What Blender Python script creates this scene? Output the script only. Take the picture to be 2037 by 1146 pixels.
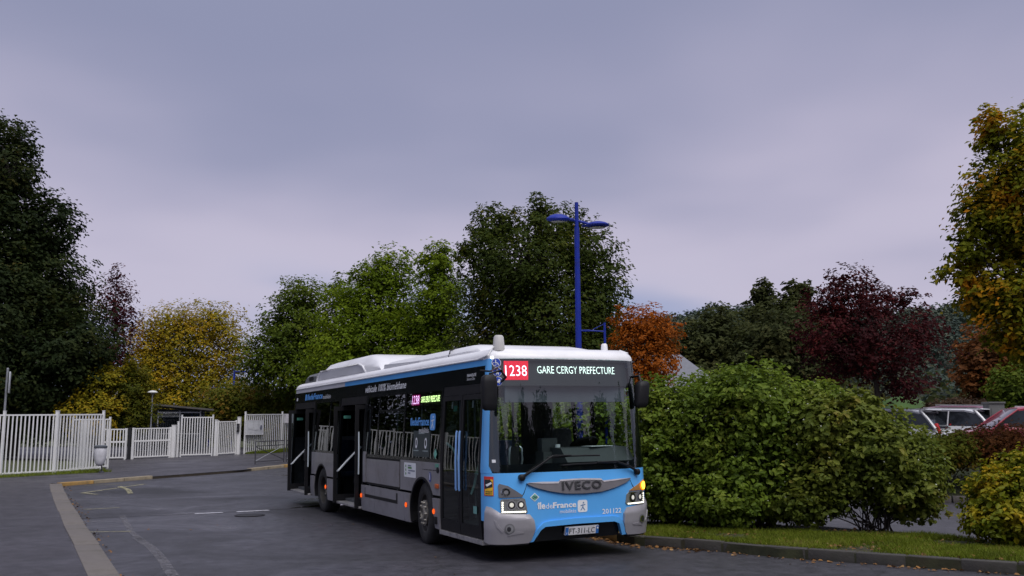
import bpy, bmesh, math, random
import numpy as np
from mathutils import Vector, Matrix

scene = bpy.context.scene
for o in list(bpy.data.objects):
    bpy.data.objects.remove(o)
COL = scene.collection
PI = math.pi
R = math.radians

# ------------------------------------------------------------------ camera
CAM_H = 1.75
cam_data = bpy.data.cameras.new("camera")
cam_data.sensor_width = 36.0
cam_data.lens = 1850.0 / 2037.0 * 36.0
cam_data.clip_start = 0.05
cam_data.clip_end = 6000.0
cam = bpy.data.objects.new("camera", cam_data)
COL.objects.link(cam)
cam.matrix_world = (Matrix.Translation((0, 0, CAM_H)) @ Matrix.Rotation(PI / 2 + 0.149, 4, 'X')
                    @ Matrix.Rotation(-0.004, 4, 'Z'))
scene.camera = cam

# ------------------------------------------------------------------ sky and sun
SUN_EL, SUN_AZ = R(56), R(150)          # azimuth clockwise from +Y: behind the camera, to the right
world = bpy.data.worlds.new("World")
scene.world = world
world.use_nodes = True
wn, wl = world.node_tree.nodes, world.node_tree.links
wn.clear()


def wnode(t, **kw):
    n = wn.new(t)
    for k, v in kw.items():
        setattr(n, k, v)
    return n


w_out = wnode('ShaderNodeOutputWorld')
w_bg = wnode('ShaderNodeBackground')
w_bg.inputs['Strength'].default_value = 0.1
sky = wnode('ShaderNodeTexSky', sky_type='NISHITA')
sky.sun_disc = False
sky.sun_elevation = SUN_EL
sky.sun_rotation = SUN_AZ
sky.air_density = 1.0
sky.dust_density = 2.0
tc = wnode('ShaderNodeTexCoord')
sep = wnode('ShaderNodeSeparateXYZ')
wl.new(tc.outputs['Generated'], sep.inputs[0])
# overcast deck: the direction is projected onto a flat cloud layer
zc = wnode('ShaderNodeMath', operation='MAXIMUM')
wl.new(sep.outputs['Z'], zc.inputs[0]); zc.inputs[1].default_value = 0.0
za = wnode('ShaderNodeMath', operation='ADD')
wl.new(zc.outputs[0], za.inputs[0]); za.inputs[1].default_value = 0.16
dx = wnode('ShaderNodeMath', operation='DIVIDE'); wl.new(sep.outputs['X'], dx.inputs[0]); wl.new(za.outputs[0], dx.inputs[1])
dy = wnode('ShaderNodeMath', operation='DIVIDE'); wl.new(sep.outputs['Y'], dy.inputs[0]); wl.new(za.outputs[0], dy.inputs[1])
cmb = wnode('ShaderNodeCombineXYZ'); wl.new(dx.outputs[0], cmb.inputs[0]); wl.new(dy.outputs[0], cmb.inputs[1])
cmb.inputs[2].default_value = 3.7
nz = wnode('ShaderNodeTexNoise')
nz.inputs['Scale'].default_value = 0.75
nz.inputs['Detail'].default_value = 3.5
nz.inputs['Roughness'].default_value = 0.42
nz.inputs['Distortion'].default_value = 0.15
wl.new(cmb.outputs[0], nz.inputs['Vector'])
# height above the horizon, disturbed by the clouds
nm = wnode('ShaderNodeMath', operation='MULTIPLY_ADD')
wl.new(nz.outputs['Fac'], nm.inputs[0]); nm.inputs[1].default_value = 0.56; nm.inputs[2].default_value = -0.28
zz = wnode('ShaderNodeMath', operation='ADD')
wl.new(zc.outputs[0], zz.inputs[0]); wl.new(nm.outputs[0], zz.inputs[1])
ramp = wnode('ShaderNodeValToRGB')
ramp.color_ramp.interpolation = 'B_SPLINE'
stops = [(0.0, (0.27, 0.285, 0.41)), (0.07, (0.19, 0.22, 0.345)), (0.15, (0.385, 0.350, 0.430)),
         (0.25, (0.31, 0.288, 0.378)), (0.35, (0.195, 0.202, 0.292)), (0.48, (0.152, 0.163, 0.25)),
         (0.70, (0.36, 0.375, 0.48)), (1.0, (0.62, 0.62, 0.69))]
els = ramp.color_ramp.elements
while len(els) < len(stops):
    els.new(0.5)
for e, (p, c) in zip(els, stops):
    e.position = p
    e.color = (c[0] * 10 / 10, c[1], c[2], 1)
wl.new(zz.outputs[0], ramp.inputs[0])
cl = wnode('ShaderNodeVectorMath', operation='SCALE')
cl.inputs['Scale'].default_value = 10.0
wl.new(ramp.outputs['Color'], cl.inputs[0])
mixw = wnode('ShaderNodeMixRGB')
mixw.inputs['Fac'].default_value = 0.94
wl.new(sky.outputs['Color'], mixw.inputs['Color1'])
wl.new(cl.outputs['Vector'], mixw.inputs['Color2'])
wl.new(mixw.outputs['Color'], w_bg.inputs['Color'])
wl.new(w_bg.outputs['Background'], w_out.inputs['Surface'])

sun_data = bpy.data.lights.new("sun", 'SUN')
sun_data.energy = 1.5
sun_data.angle = R(50)
sun_data.color = (1.0, 0.96, 0.92)
sun = bpy.data.objects.new("sun", sun_data)
COL.objects.link(sun)
sdir = Vector((math.sin(SUN_AZ) * math.cos(SUN_EL), math.cos(SUN_AZ) * math.cos(SUN_EL), math.sin(SUN_EL)))
sun.rotation_euler = sdir.to_track_quat('Z', 'Y').to_euler()
sun.location = sdir * 60

scene.view_settings.view_transform = 'Standard'
scene.view_settings.look = 'None'
scene.view_settings.exposure = 0.65
scene.view_settings.gamma = 1.0
scene.view_settings.use_curve_mapping = False
scene.cycles.max_bounces = 8
scene.cycles.transparent_max_bounces = 16
scene.cycles.caustics_reflective = False
scene.cycles.caustics_refractive = False

# ------------------------------------------------------------------ helpers
MATS = {}


def nt_new(name):
    m = bpy.data.materials.new(name)
    m.use_nodes = True
    m.node_tree.nodes.clear()
    return m, m.node_tree.nodes, m.node_tree.links


def ramp_node(n, stops, interp='LINEAR'):
    r = n.new('ShaderNodeValToRGB')
    r.color_ramp.interpolation = interp
    e = r.color_ramp.elements
    while len(e) < len(stops):
        e.new(0.5)
    for el, (p, c) in zip(e, stops):
        el.position = p
        el.color = (c[0], c[1], c[2], 1)
    return r


def pm(name, base, rough=0.5, metal=0.0, var=0.12, scale=6.0, bump=0.0, bscale=60.0, coat=0.0, dirt=None, spec=0.5):
    """painted / plain surface: noise in colour and gloss, optional fine bump and dirt"""
    if name in MATS:
        return MATS[name]
    m, n, l = nt_new(name)
    out = n.new('ShaderNodeOutputMaterial')
    b = n.new('ShaderNodeBsdfPrincipled')
    l.new(b.outputs[0], out.inputs[0])
    t = n.new('ShaderNodeTexCoord')
    no = n.new('ShaderNodeTexNoise')
    no.inputs['Scale'].default_value = scale
    no.inputs['Detail'].default_value = 5
    l.new(t.outputs['Object'], no.inputs['Vector'])
    lo = [c * (1 - var) for c in base]
    hi = [min(1, c * (1 + var)) for c in base]
    r = ramp_node(n, [(0.3, lo), (0.7, hi)])
    l.new(no.outputs['Fac'], r.inputs[0])
    col = r.outputs['Color']
    if dirt:
        n2 = n.new('ShaderNodeTexNoise')
        n2.inputs['Scale'].default_value = dirt[2]
        n2.inputs['Detail'].default_value = 8
        n2.inputs['Roughness'].default_value = 0.65
        l.new(t.outputs['Object'], n2.inputs['Vector'])
        r2 = ramp_node(n, [(0.48, (0, 0, 0)), (0.72, (dirt[1],) * 3)])
        l.new(n2.outputs['Fac'], r2.inputs[0])
        mx = n.new('ShaderNodeMixRGB')
        l.new(r2.outputs['Color'], mx.inputs['Fac'])
        l.new(col, mx.inputs['Color1'])
        mx.inputs['Color2'].default_value = (*dirt[0], 1)
        col = mx.outputs['Color']
    l.new(col, b.inputs['Base Color'])
    mr = n.new('ShaderNodeMapRange')
    l.new(no.outputs['Fac'], mr.inputs['Value'])
    mr.inputs['To Min'].default_value = max(0.02, rough * 0.85)
    mr.inputs['To Max'].default_value = min(1, rough * 1.2)
    l.new(mr.outputs[0], b.inputs['Roughness'])
    b.inputs['Metallic'].default_value = metal
    b.inputs['Specular IOR Level'].default_value = spec
    if coat:
        b.inputs['Coat Weight'].default_value = coat
        b.inputs['Coat Roughness'].default_value = 0.06
    if bump:
        n3 = n.new('ShaderNodeTexNoise')
        n3.inputs['Scale'].default_value = bscale
        n3.inputs['Detail'].default_value = 4
        l.new(t.outputs['Object'], n3.inputs['Vector'])
        bp = n.new('ShaderNodeBump')
        bp.inputs['Strength'].default_value = bump
        bp.inputs['Distance'].default_value = 0.01
        l.new(n3.outputs['Fac'], bp.inputs['Height'])
        l.new(bp.outputs[0], b.inputs['Normal'])
    MATS[name] = m
    return m


def em(name, col, strength, var=0.0, scale=120.0):
    """a thing that gives off light, with a little unevenness"""
    if name in MATS:
        return MATS[name]
    m, n, l = nt_new(name)
    out = n.new('ShaderNodeOutputMaterial')
    e = n.new('ShaderNodeEmission')
    e.inputs['Strength'].default_value = strength
    t = n.new('ShaderNodeTexCoord')
    no = n.new('ShaderNodeTexNoise')
    no.inputs['Scale'].default_value = scale
    l.new(t.outputs['Object'], no.inputs['Vector'])
    r = ramp_node(n, [(0.35, [c * (1 - var) for c in col]), (0.65, col)])
    l.new(no.outputs['Fac'], r.inputs[0])
    l.new(r.outputs['Color'], e.inputs['Color'])
    l.new(e.outputs[0], out.inputs[0])
    MATS[name] = m
    return m


def glass(name, tint, wave=0.0, rough=0.0, refl=1.0, wscale=2.2):
    """thin pane: see-through with a tint, mirror reflection by angle, slightly wavy"""
    if name in MATS:
        return MATS[name]
    m, n, l = nt_new(name)
    out = n.new('ShaderNodeOutputMaterial')
    tr = n.new('ShaderNodeBsdfTransparent')
    tr.inputs['Color'].default_value = (*tint, 1)
    gl = n.new('ShaderNodeBsdfGlossy')
    gl.inputs['Roughness'].default_value = rough
    gl.inputs['Color'].default_value = (0.95, 0.97, 0.97, 1)
    # Schlick reflection that is the same from both sides of the pane
    fr = n.new('ShaderNodeLayerWeight')
    fr.inputs['Blend'].default_value = 0.5
    pw = n.new('ShaderNodeMath'); pw.operation = 'POWER'
    l.new(fr.outputs['Facing'], pw.inputs[0]); pw.inputs[1].default_value = 4.6
    ml = n.new('ShaderNodeMath'); ml.operation = 'MULTIPLY_ADD'; ml.use_clamp = True
    l.new(pw.outputs[0], ml.inputs[0]); ml.inputs[1].default_value = 1.1 * refl; ml.inputs[2].default_value = 0.07 * refl
    mx = n.new('ShaderNodeMixShader')
    l.new(ml.outputs[0], mx.inputs[0])
    l.new(tr.outputs[0], mx.inputs[1]); l.new(gl.outputs[0], mx.inputs[2])
    l.new(mx.outputs[0], out.inputs[0])
    if wave:
        t = n.new('ShaderNodeTexCoord')
        no = n.new('ShaderNodeTexNoise')
        no.inputs['Scale'].default_value = wscale
        no.inputs['Detail'].default_value = 1.5
        l.new(t.outputs['Object'], no.inputs['Vector'])
        bp = n.new('ShaderNodeBump')
        bp.inputs['Strength'].default_value = 1.0
        bp.inputs['Distance'].default_value = wave
        l.new(no.outputs['Fac'], bp.inputs['Height'])
        l.new(bp.outputs[0], gl.inputs['Normal'])
    MATS[name] = m
    return m


def leafmat(name, stops, rough=0.65, trans=0.38, nscale=0.5, spread=0.55):
    """leaf colours: per-leaf value mixed with slow patches over the crown"""
    if name in MATS:
        return MATS[name]
    m, n, l = nt_new(name)
    out = n.new('ShaderNodeOutputMaterial')
    b = n.new('ShaderNodeBsdfPrincipled')
    tl = n.new('ShaderNodeBsdfTranslucent')
    at = n.new('ShaderNodeAttribute'); at.attribute_name = 'tone'
    t = n.new('ShaderNodeTexCoord')
    no = n.new('ShaderNodeTexNoise')
    no.inputs['Scale'].default_value = nscale
    no.inputs['Detail'].default_value = 4
    l.new(t.outputs['Object'], no.inputs['Vector'])
    st = n.new('ShaderNodeMapRange')
    l.new(no.outputs['Fac'], st.inputs['Value'])
    st.inputs['From Min'].default_value = 0.3; st.inputs['From Max'].default_value = 0.7
    mxv = n.new('ShaderNodeMath'); mxv.operation = 'MULTIPLY_ADD'
    l.new(at.outputs['Fac'], mxv.inputs[0]); mxv.inputs[1].default_value = spread
    sc = n.new('ShaderNodeMath'); sc.operation = 'MULTIPLY'
    l.new(st.outputs[0], sc.inputs[0]); sc.inputs[1].default_value = 1 - spread
    l.new(sc.outputs[0], mxv.inputs[2])
    r = ramp_node(n, stops)
    l.new(mxv.outputs[0], r.inputs[0])
    l.new(r.outputs['Color'], b.inputs['Base Color'])
    l.new(r.outputs['Color'], tl.inputs['Color'])
    b.inputs['Roughness'].default_value = rough
    b.inputs['Specular IOR Level'].default_value = 0.12
    ms = n.new('ShaderNodeMixShader'); ms.inputs[0].default_value = trans
    l.new(b.outputs[0], ms.inputs[1]); l.new(tl.outputs[0], ms.inputs[2])
    l.new(ms.outputs[0], out.inputs[0])
    MATS[name] = m
    return m


def link(o, parent=None):
    COL.objects.link(o)
    if parent is not None:
        o.parent = parent
    return o


def tag(o, label=None, cat=None, group=None, kind=None):
    if label: o["label"] = label
    if cat: o["category"] = cat
    if group: o["group"] = group
    if kind: o["kind"] = kind
    return o


def empty(name, loc=(0, 0, 0), rot=(0, 0, 0)):
    o = bpy.data.objects.new(name, None)
    o.empty_display_size = 0.3
    link(o)
    o.location = loc
    o.rotation_euler = rot
    return o


class MB:
    """collects shapes for ONE mesh object"""

    def __init__(s):
        s.v, s.f = [], []

    def add(s, v, f):
        o = len(s.v)
        s.v += [tuple(p) for p in v]
        s.f += [tuple(i + o for i in q) for q in f]
        return s

    def box(s, c, d, rz=0.0, ry=0.0, rx=0.0, taper=(1, 1)):
        x, y, z = d[0] / 2, d[1] / 2, d[2] / 2
        tx, ty = taper
        v = [(-x, -y, -z), (x, -y, -z), (x, y, -z), (-x, y, -z), (-x * tx, -y * ty, z), (x * tx, -y * ty, z), (x * tx, y * ty, z), (-x * tx, y * ty, z)]
        M = Matrix.Translation(c) @ Matrix.Rotation(rz, 4, 'Z') @ Matrix.Rotation(ry, 4, 'Y') @ Matrix.Rotation(rx, 4, 'X')
        return s.add([M @ Vector(p) for p in v], [(0, 3, 2, 1), (4, 5, 6, 7), (0, 1, 5, 4), (1, 2, 6, 5), (2, 3, 7, 6), (3, 0, 4, 7)])

    def bx(s, x0, x1, y0, y1, z0, z1):
        return s.box(((x0 + x1) / 2, (y0 + y1) / 2, (z0 + z1) / 2), (abs(x1 - x0), abs(y1 - y0), abs(z1 - z0)))

    def tube(s, path, rad, n=8, cap=True):
        P = [Vector(p) for p in path]
        if not hasattr(rad, '__len__'):
            rad = [rad] * len(P)
        rings = []
        ref = None
        for i, p in enumerate(P):
            d = (P[min(i + 1, len(P) - 1)] - P[max(i - 1, 0)])
            d = d.normalized() if d.length > 1e-9 else Vector((0, 0, 1))
            if ref is None:
                ref = Vector((1, 0, 0)) if abs(d.x) < 0.9 else Vector((0, 1, 0))
            a = d.cross(ref).normalized()
            b = d.cross(a).normalized()
            ref = -b if False else ref
            rings.append([p + (a * math.cos(2 * PI * k / n) + b * math.sin(2 * PI * k / n)) * rad[i] for k in range(n)])
        v = [q for r in rings for q in r]
        f = []
        for i in range(len(P) - 1):
            for k in range(n):
                k2 = (k + 1) % n
                f.append((i * n + k, i * n + k2, (i + 1) * n + k2, (i + 1) * n + k))
        if cap:
            f.append(tuple(range(n - 1, -1, -1)))
            f.append(tuple((len(P) - 1) * n + k for k in range(n)))
        return s.add(v, f)

    def lathe(s, prof, c, axis='Z', n=24, cap=True):
        """prof: list of (r, h) along the axis"""
        v, f = [], []
        for r, h in prof:
            for k in range(n):
                a = 2 * PI * k / n
                p = (r * math.cos(a), r * math.sin(a), h)
                if axis == 'Y': p = (p[0], h, p[1])
                if axis == 'X': p = (h, p[0], p[1])
                v.append((c[0] + p[0], c[1] + p[1], c[2] + p[2]))
        for i in range(len(prof) - 1):
            for k in range(n):
                k2 = (k + 1) % n
                f.append((i * n + k, i * n + k2, (i + 1) * n + k2, (i + 1) * n + k))
        if cap:
            f.append(tuple(range(n - 1, -1, -1)))
            f.append(tuple((len(prof) - 1) * n + k for k in range(n)))
        return s.add(v, f)

    def loft(s, rings, cap=True):
        n = len(rings[0])
        v = [p for r in rings for p in r]
        f = []
        for i in range(len(rings) - 1):
            for k in range(n):
                k2 = (k + 1) % n
                f.append((i * n + k, i * n + k2, (i + 1) * n + k2, (i + 1) * n + k))
        if cap:
            f.append(tuple(range(n - 1, -1, -1)))
            f.append(tuple((len(rings) - 1) * n + k for k in range(n)))
        return s.add(v, f)

    def build(s, name, mat, parent=None, smooth=False, bevel=0.0, recalc=True, seg=2):
        me = bpy.data.meshes.new(name)
        me.from_pydata(s.v, [], s.f)
        if recalc or bevel:
            bm = bmesh.new()
            bm.from_mesh(me)
            if recalc:
                bmesh.ops.recalc_face_normals(bm, faces=bm.faces)
            if bevel:
                ed = [e for e in bm.edges if len(e.link_faces) == 2 and e.calc_face_angle(0) > 0.5]
                bmesh.ops.bevel(bm, geom=ed, offset=bevel, segments=seg, affect='EDGES', profile=0.5, clamp_overlap=True)
            bm.to_mesh(me)
            bm.free()
        if smooth or bevel:
            me.polygons.foreach_set('use_smooth', [True] * len(me.polygons))
            me.set_sharp_from_angle(angle=0.7)
        me.materials.append(mat)
        o = bpy.data.objects.new(name, me)
        return link(o, parent)


def copy_tree(o, parent=None):
    c = o.copy()
    COL.objects.link(c)
    c.parent = parent
    for ch in list(o.children):
        copy_tree(ch, c)
    return c


def lerp(z, t):
    if z <= t[0][0]:
        return t[0][1]
    for (a, b), (c, d) in zip(t, t[1:]):
        if z <= c:
            return b + (d - b) * (z - a) / (c - a)
    return t[-1][1]


def hz(y):
    """the ground climbs gently behind the forecourt"""
    return min(max(0.018 * (y - 24), 0), 0.56)


def fast_mesh(name, co, faces_n, idx, mat, parent=None, tone=None, smooth=False):
    """numpy mesh: co (N,3), every face with faces_n corners"""
    me = bpy.data.meshes.new(name)
    nf = len(idx) // faces_n
    me.vertices.add(len(co))
    me.vertices.foreach_set('co', np.ascontiguousarray(co, dtype=np.float32).ravel())
    me.loops.add(len(idx))
    me.loops.foreach_set('vertex_index', np.ascontiguousarray(idx, dtype=np.int32))
    me.polygons.add(nf)
    me.polygons.foreach_set('loop_start', np.arange(0, nf * faces_n, faces_n, dtype=np.int32))
    me.polygons.foreach_set('loop_total', np.full(nf, faces_n, dtype=np.int32))
    if smooth:
        me.polygons.foreach_set('use_smooth', np.ones(nf, dtype=bool))
    if tone is not None:
        a = me.attributes.new('tone', 'FLOAT', 'POINT')
        a.data.foreach_set('value', np.ascontiguousarray(tone, dtype=np.float32))
    me.materials.append(mat)
    me.update(calc_edges=True)
    o = bpy.data.objects.new(name, me)
    return link(o, parent)

# ------------------------------------------------------------------ ground materials
def asphalt(name, lo, hi, wet=0.5, wetscale=0.35, crack=0.0):
    m, n, l = nt_new(name)
    out = n.new('ShaderNodeOutputMaterial')
    b = n.new('ShaderNodeBsdfPrincipled')
    l.new(b.outputs[0], out.inputs[0])
    t = n.new('ShaderNodeTexCoord')
    big = n.new('ShaderNodeTexNoise'); big.inputs['Scale'].default_value = wetscale; big.inputs['Detail'].default_value = 6; big.inputs['Roughness'].default_value = 0.6
    big.inputs['Distortion'].default_value = 0.6
    l.new(t.outputs['Object'], big.inputs['Vector'])
    fine = n.new('ShaderNodeTexNoise'); fine.inputs['Scale'].default_value = 55; fine.inputs['Detail'].default_value = 6; fine.inputs['Roughness'].default_value = 0.75
    l.new(t.outputs['Object'], fine.inputs['Vector'])
    vo = n.new('ShaderNodeTexVoronoi'); vo.inputs['Scale'].default_value = 70
    l.new(t.outputs['Object'], vo.inputs['Vector'])
    r1 = ramp_node(n, [(0.32, lo), (0.68, hi)])
    l.new(big.outputs['Fac'], r1.inputs[0])
    r2 = ramp_node(n, [(0.28, (0.4,) * 3), (0.5, (1,) * 3), (0.72, (2.2,) * 3)])
    l.new(fine.outputs['Fac'], r2.inputs[0])
    mu = n.new('ShaderNodeMixRGB'); mu.blend_type = 'MULTIPLY'; mu.inputs[0].default_value = 1
    l.new(r1.outputs[0], mu.inputs[1]); l.new(r2.outputs[0], mu.inputs[2])
    mid = n.new('ShaderNodeTexNoise'); mid.inputs['Scale'].default_value = 4.5; mid.inputs['Detail'].default_value = 7; mid.inputs['Roughness'].default_value = 0.7
    l.new(t.outputs['Object'], mid.inputs['Vector'])
    r3 = ramp_node(n, [(0.30, (0.5,) * 3), (0.5, (1,) * 3), (0.72, (1.6,) * 3)])
    l.new(mid.outputs['Fac'], r3.inputs[0])
    mu2 = n.new('ShaderNodeMixRGB'); mu2.blend_type = 'MULTIPLY'; mu2.inputs[0].default_value = 1
    l.new(mu.outputs[0], mu2.inputs[1]); l.new(r3.outputs[0], mu2.inputs[2])
    # scattered pale grit
    gr = n.new('ShaderNodeTexVoronoi'); gr.inputs['Scale'].default_value = 14
    l.new(t.outputs['Object'], gr.inputs['Vector'])
    rg = ramp_node(n, [(0.0, (0.8,) * 3), (0.05, (0.8,) * 3), (0.08, (0,) * 3)])
    l.new(gr.outputs['Distance'], rg.inputs[0])
    mg = n.new('ShaderNodeMixRGB')
    l.new(rg.outputs[0], mg.inputs[0]); l.new(mu2.outputs[0], mg.inputs[1]); mg.inputs[2].default_value = (hi[0] * 2.2, hi[1] * 2.2, hi[2] * 2.2, 1)
    col = mg.outputs[0]
    if crack:
        vc = n.new('ShaderNodeTexVoronoi'); vc.feature = 'DISTANCE_TO_EDGE'; vc.inputs['Scale'].default_value = 0.16
        wp = n.new('ShaderNodeTexNoise'); wp.inputs['Scale'].default_value = 1.3; wp.inputs['Detail'].default_value = 6
        l.new(t.outputs['Object'], wp.inputs['Vector'])
        ad = n.new('ShaderNodeVectorMath'); ad.operation = 'MULTIPLY_ADD'
        l.new(wp.outputs['Color'], ad.inputs[0]); ad.inputs[1].default_value = (1.3, 1.3, 0); l.new(t.outputs['Object'], ad.inputs[2])
        l.new(ad.outputs[0], vc.inputs['Vector'])
        rc = ramp_node(n, [(0.0, (crack,) * 3), (0.004, (0,) * 3)])
        l.new(vc.outputs['Distance'], rc.inputs[0])
        mc = n.new('ShaderNodeMixRGB')
        l.new(rc.outputs[0], mc.inputs[0]); l.new(col, mc.inputs[1]); mc.inputs[2].default_value = (0.012, 0.012, 0.011, 1)
        col = mc.outputs[0]
    l.new(col, b.inputs['Base Color'])
    rr = ramp_node(n, [(0.30, (0.62,) * 3), (0.50, (0.50,) * 3), (0.70, (0.62 - 0.42 * wet,) * 3)])
    l.new(big.outputs['Fac'], rr.inputs[0])
    l.new(rr.outputs[0], b.inputs['Roughness'])
    b.inputs['Specular IOR Level'].default_value = 0.55
    bp = n.new('ShaderNodeBump'); bp.inputs['Strength'].default_value = 0.35; bp.inputs['Distance'].default_value = 0.006
    ms = n.new('ShaderNodeMath'); ms.operation = 'ADD'
    l.new(fine.outputs['Fac'], ms.inputs[0]); l.new(vo.outputs['Distance'], ms.inputs[1])
    l.new(ms.outputs[0], bp.inputs['Height'])
    l.new(bp.outputs[0], b.inputs['Normal'])
    return m


M_ROAD = asphalt('road_asphalt', (0.014, 0.0135, 0.0165), (0.062, 0.060, 0.072), wet=1.05, crack=0.75)
M_PATH = asphalt('pavement_asphalt', (0.028, 0.0255, 0.031), (0.050, 0.046, 0.055), wet=0.6, wetscale=0.6, crack=0.3)
M_BACKROAD = asphalt('back_road_asphalt', (0.045, 0.043, 0.050), (0.065, 0.063, 0.072), wet=0.5)
M_SOIL = pm('grass_soil', (0.050, 0.062, 0.020), 0.95, var=0.45, scale=2.5, bump=0.6, bscale=20, dirt=((0.045, 0.032, 0.018), 0.9, 3.0))
M_BARE = pm('bare_soil', (0.035, 0.027, 0.018), 0.95, var=0.4, scale=5, bump=0.7, bscale=25)
M_KERB = pm('kerb_stone', (0.050, 0.046, 0.042), 0.85, var=0.22, scale=4, bump=0.5, bscale=45, dirt=((0.026, 0.026, 0.018), 0.85, 4.0))
M_KERBL = pm('kerb_concrete', (0.135, 0.120, 0.112), 0.85, var=0.16, scale=2.0, bump=0.5, bscale=50, dirt=((0.075, 0.068, 0.055), 0.8, 2.0))
M_YKERB = pm('kerb_yellow_paint', (0.34, 0.20, 0.055), 0.7, var=0.25, scale=3, bump=0.4, bscale=40, dirt=((0.16, 0.12, 0.07), 0.85, 4.0))
M_CREAM = pm('kerb_cream_paint', (0.27, 0.225, 0.155), 0.75, var=0.2, scale=3, bump=0.4, bscale=40, dirt=((0.16, 0.13, 0.09), 0.8, 5.0))


def paint_mat(name, col, cover):
    m, n, l = nt_new(name)
    out = n.new('ShaderNodeOutputMaterial')
    b = n.new('ShaderNodeBsdfPrincipled'); b.inputs['Roughness'].default_value = 0.65
    b.inputs['Base Color'].default_value = (*col, 1)
    tr = n.new('ShaderNodeBsdfTransparent')
    t = n.new('ShaderNodeTexCoord')
    no = n.new('ShaderNodeTexNoise'); no.inputs['Scale'].default_value = 9; no.inputs['Detail'].default_value = 9; no.inputs['Roughness'].default_value = 0.75
    l.new(t.outputs['Object'], no.inputs['Vector'])
    r = ramp_node(n, [(0.5 - 0.25 * cover, (0, 0, 0)), (0.78 - 0.25 * cover, (0.95,) * 3)])
    l.new(no.outputs['Fac'], r.inputs[0])
    mx = n.new('ShaderNodeMixShader')
    l.new(r.outputs[0], mx.inputs[0]); l.new(tr.outputs[0], mx.inputs[1]); l.new(b.outputs[0], mx.inputs[2])
    l.new(mx.outputs[0], out.inputs[0])
    return m


M_LINEY = paint_mat('worn_yellow_marking', (0.30, 0.28, 0.17), 0.75)
M_DASH = paint_mat('white_dash_marking', (0.55, 0.55, 0.60), 1.05)
M_LINEW = paint_mat('worn_white_marking', (0.17, 0.165, 0.18), 0.42)


def sheet(name, poly, off, mat, kind='structure', cuts=()):
    """flat ground sheet that follows hz(y); poly = list of (x, y)"""
    bm = bmesh.new()
    fc = bm.faces.new([bm.verts.new((x, y, 0)) for x, y in poly])
    bm.normal_update()
    if fc.normal.z < 0:
        fc.normal_flip()
    bmesh.ops.triangulate(bm, faces=bm.faces[:])
    for c in (24.0, 24 + 0.56 / 0.018) + tuple(cuts):
        bmesh.ops.bisect_plane(bm, geom=bm.verts[:] + bm.edges[:] + bm.faces[:], plane_co=(0, c, 0), plane_no=(0, 1, 0))
    for v in bm.verts:
        v.co.z = hz(v.co.y) + off
    me = bpy.data.meshes.new(name)
    bm.to_mesh(me); bm.free()
    me.materials.append(mat)
    o = link(bpy.data.objects.new(name, me))
    if kind:
        o['kind'] = kind
    return o


# base terrain: one sheet to the horizon
sheet('ground', [(-3000, -1500), (3000, -1500), (3000, 4000), (-3000, 4000)], -0.012, M_SOIL)

# left kerb line (wide concrete edging), far kerb and the forecourt asphalt
KL = [(3.8, -6.0), (-0.10, 2.0), (-4.86, 11.07), (-9.36, 19.76), (-13.86, 28.45)]           # outer (pavement) edge
KR = [(4.12, -5.9), (0.22, 2.1), (-4.52, 11.06), (-9.03, 19.70), (-13.42, 28.20)]           # inner (road) edge
FAR = [(-13.44, 28.23), (-12.78, 29.4), (-11.97, 30.89), (-10.97, 32.54), (-9.86, 34.38), (-8.86, 37.46), (-6.5, 42.0), (-2.0, 47.0), (4.0, 50.0)]
sheet('road', KR + FAR[1:] + [(12, 50), (12, 21.3), (30, 15.5), (60, 0), (60, -40), (20, -40)], 0.0, M_ROAD)
sheet('pavement', KL[::-1] + [(-3, -40), (-60, -40), (-60, 20), (-24, 26.0), (-18.2, 29.4), (-16.9, 31.2), (-15.8, 32.7), (-14.9, 34.6),
                               (-18.1, 41.8), (-17.3, 42.2), (-15.9, 43.9), (-14.4, 45.2), (-13.7, 46.7), (-12.5, 51.2), (-10, 58), (4, 58)] + FAR[::-1], 0.08, M_PATH)
# asphalt yard behind the gates
sheet('school_yard', [(-19.5, 42.6), (-17.3, 42.4), (-15.9, 44.1), (-14.4, 45.4), (-13.6, 47.0), (-14.5, 56), (-26, 62), (-34, 60), (-30, 46)], 0.075, M_BACKROAD)
# road behind the planted island, and the car park above the bank
sheet('back_road', [(0.5, 19.0), (2.2, 16.9), (5.2, 15.9), (6.35, 14.6), (6.9, 13.7), (9.5, 12.4), (14, 11.2), (40, 4), (40, 12), (18, 19.2), (10.2, 21.55), (5.3, 23.6), (0, 25)], 0.004, M_BACKROAD)

# bank rising to the car park on the right
def bank():
    v, f = [], []
    xs = np.linspace(3.0, 60, 40)
    prof = [(0.0, -0.02), (0.25, 0.10), (0.9, 0.30), (1.6, 0.52), (2.3, 0.70), (3.0, 0.75), (40, 0.75), (70, 0.70)]
    rnd = random.Random(4)
    for x in xs:
        e = 23.75 - 0.36 * (x - 5.0) + 0.004 * (x - 5) ** 2
        for d, z in prof:
            v.append((x, e + d, z + (rnd.uniform(-.04, .04) if 0 < d < 3 else 0)))
    n = len(prof)
    for i in range(len(xs) - 1):
        for k in range(n - 1):
            f.append((i * n + k, (i + 1) * n + k, (i + 1) * n + k + 1, i * n + k + 1))
    o = MB().add(v, f).build('bank_ground', M_SOIL, smooth=True, recalc=False)
    o['kind'] = 'structure'
bank()
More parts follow.
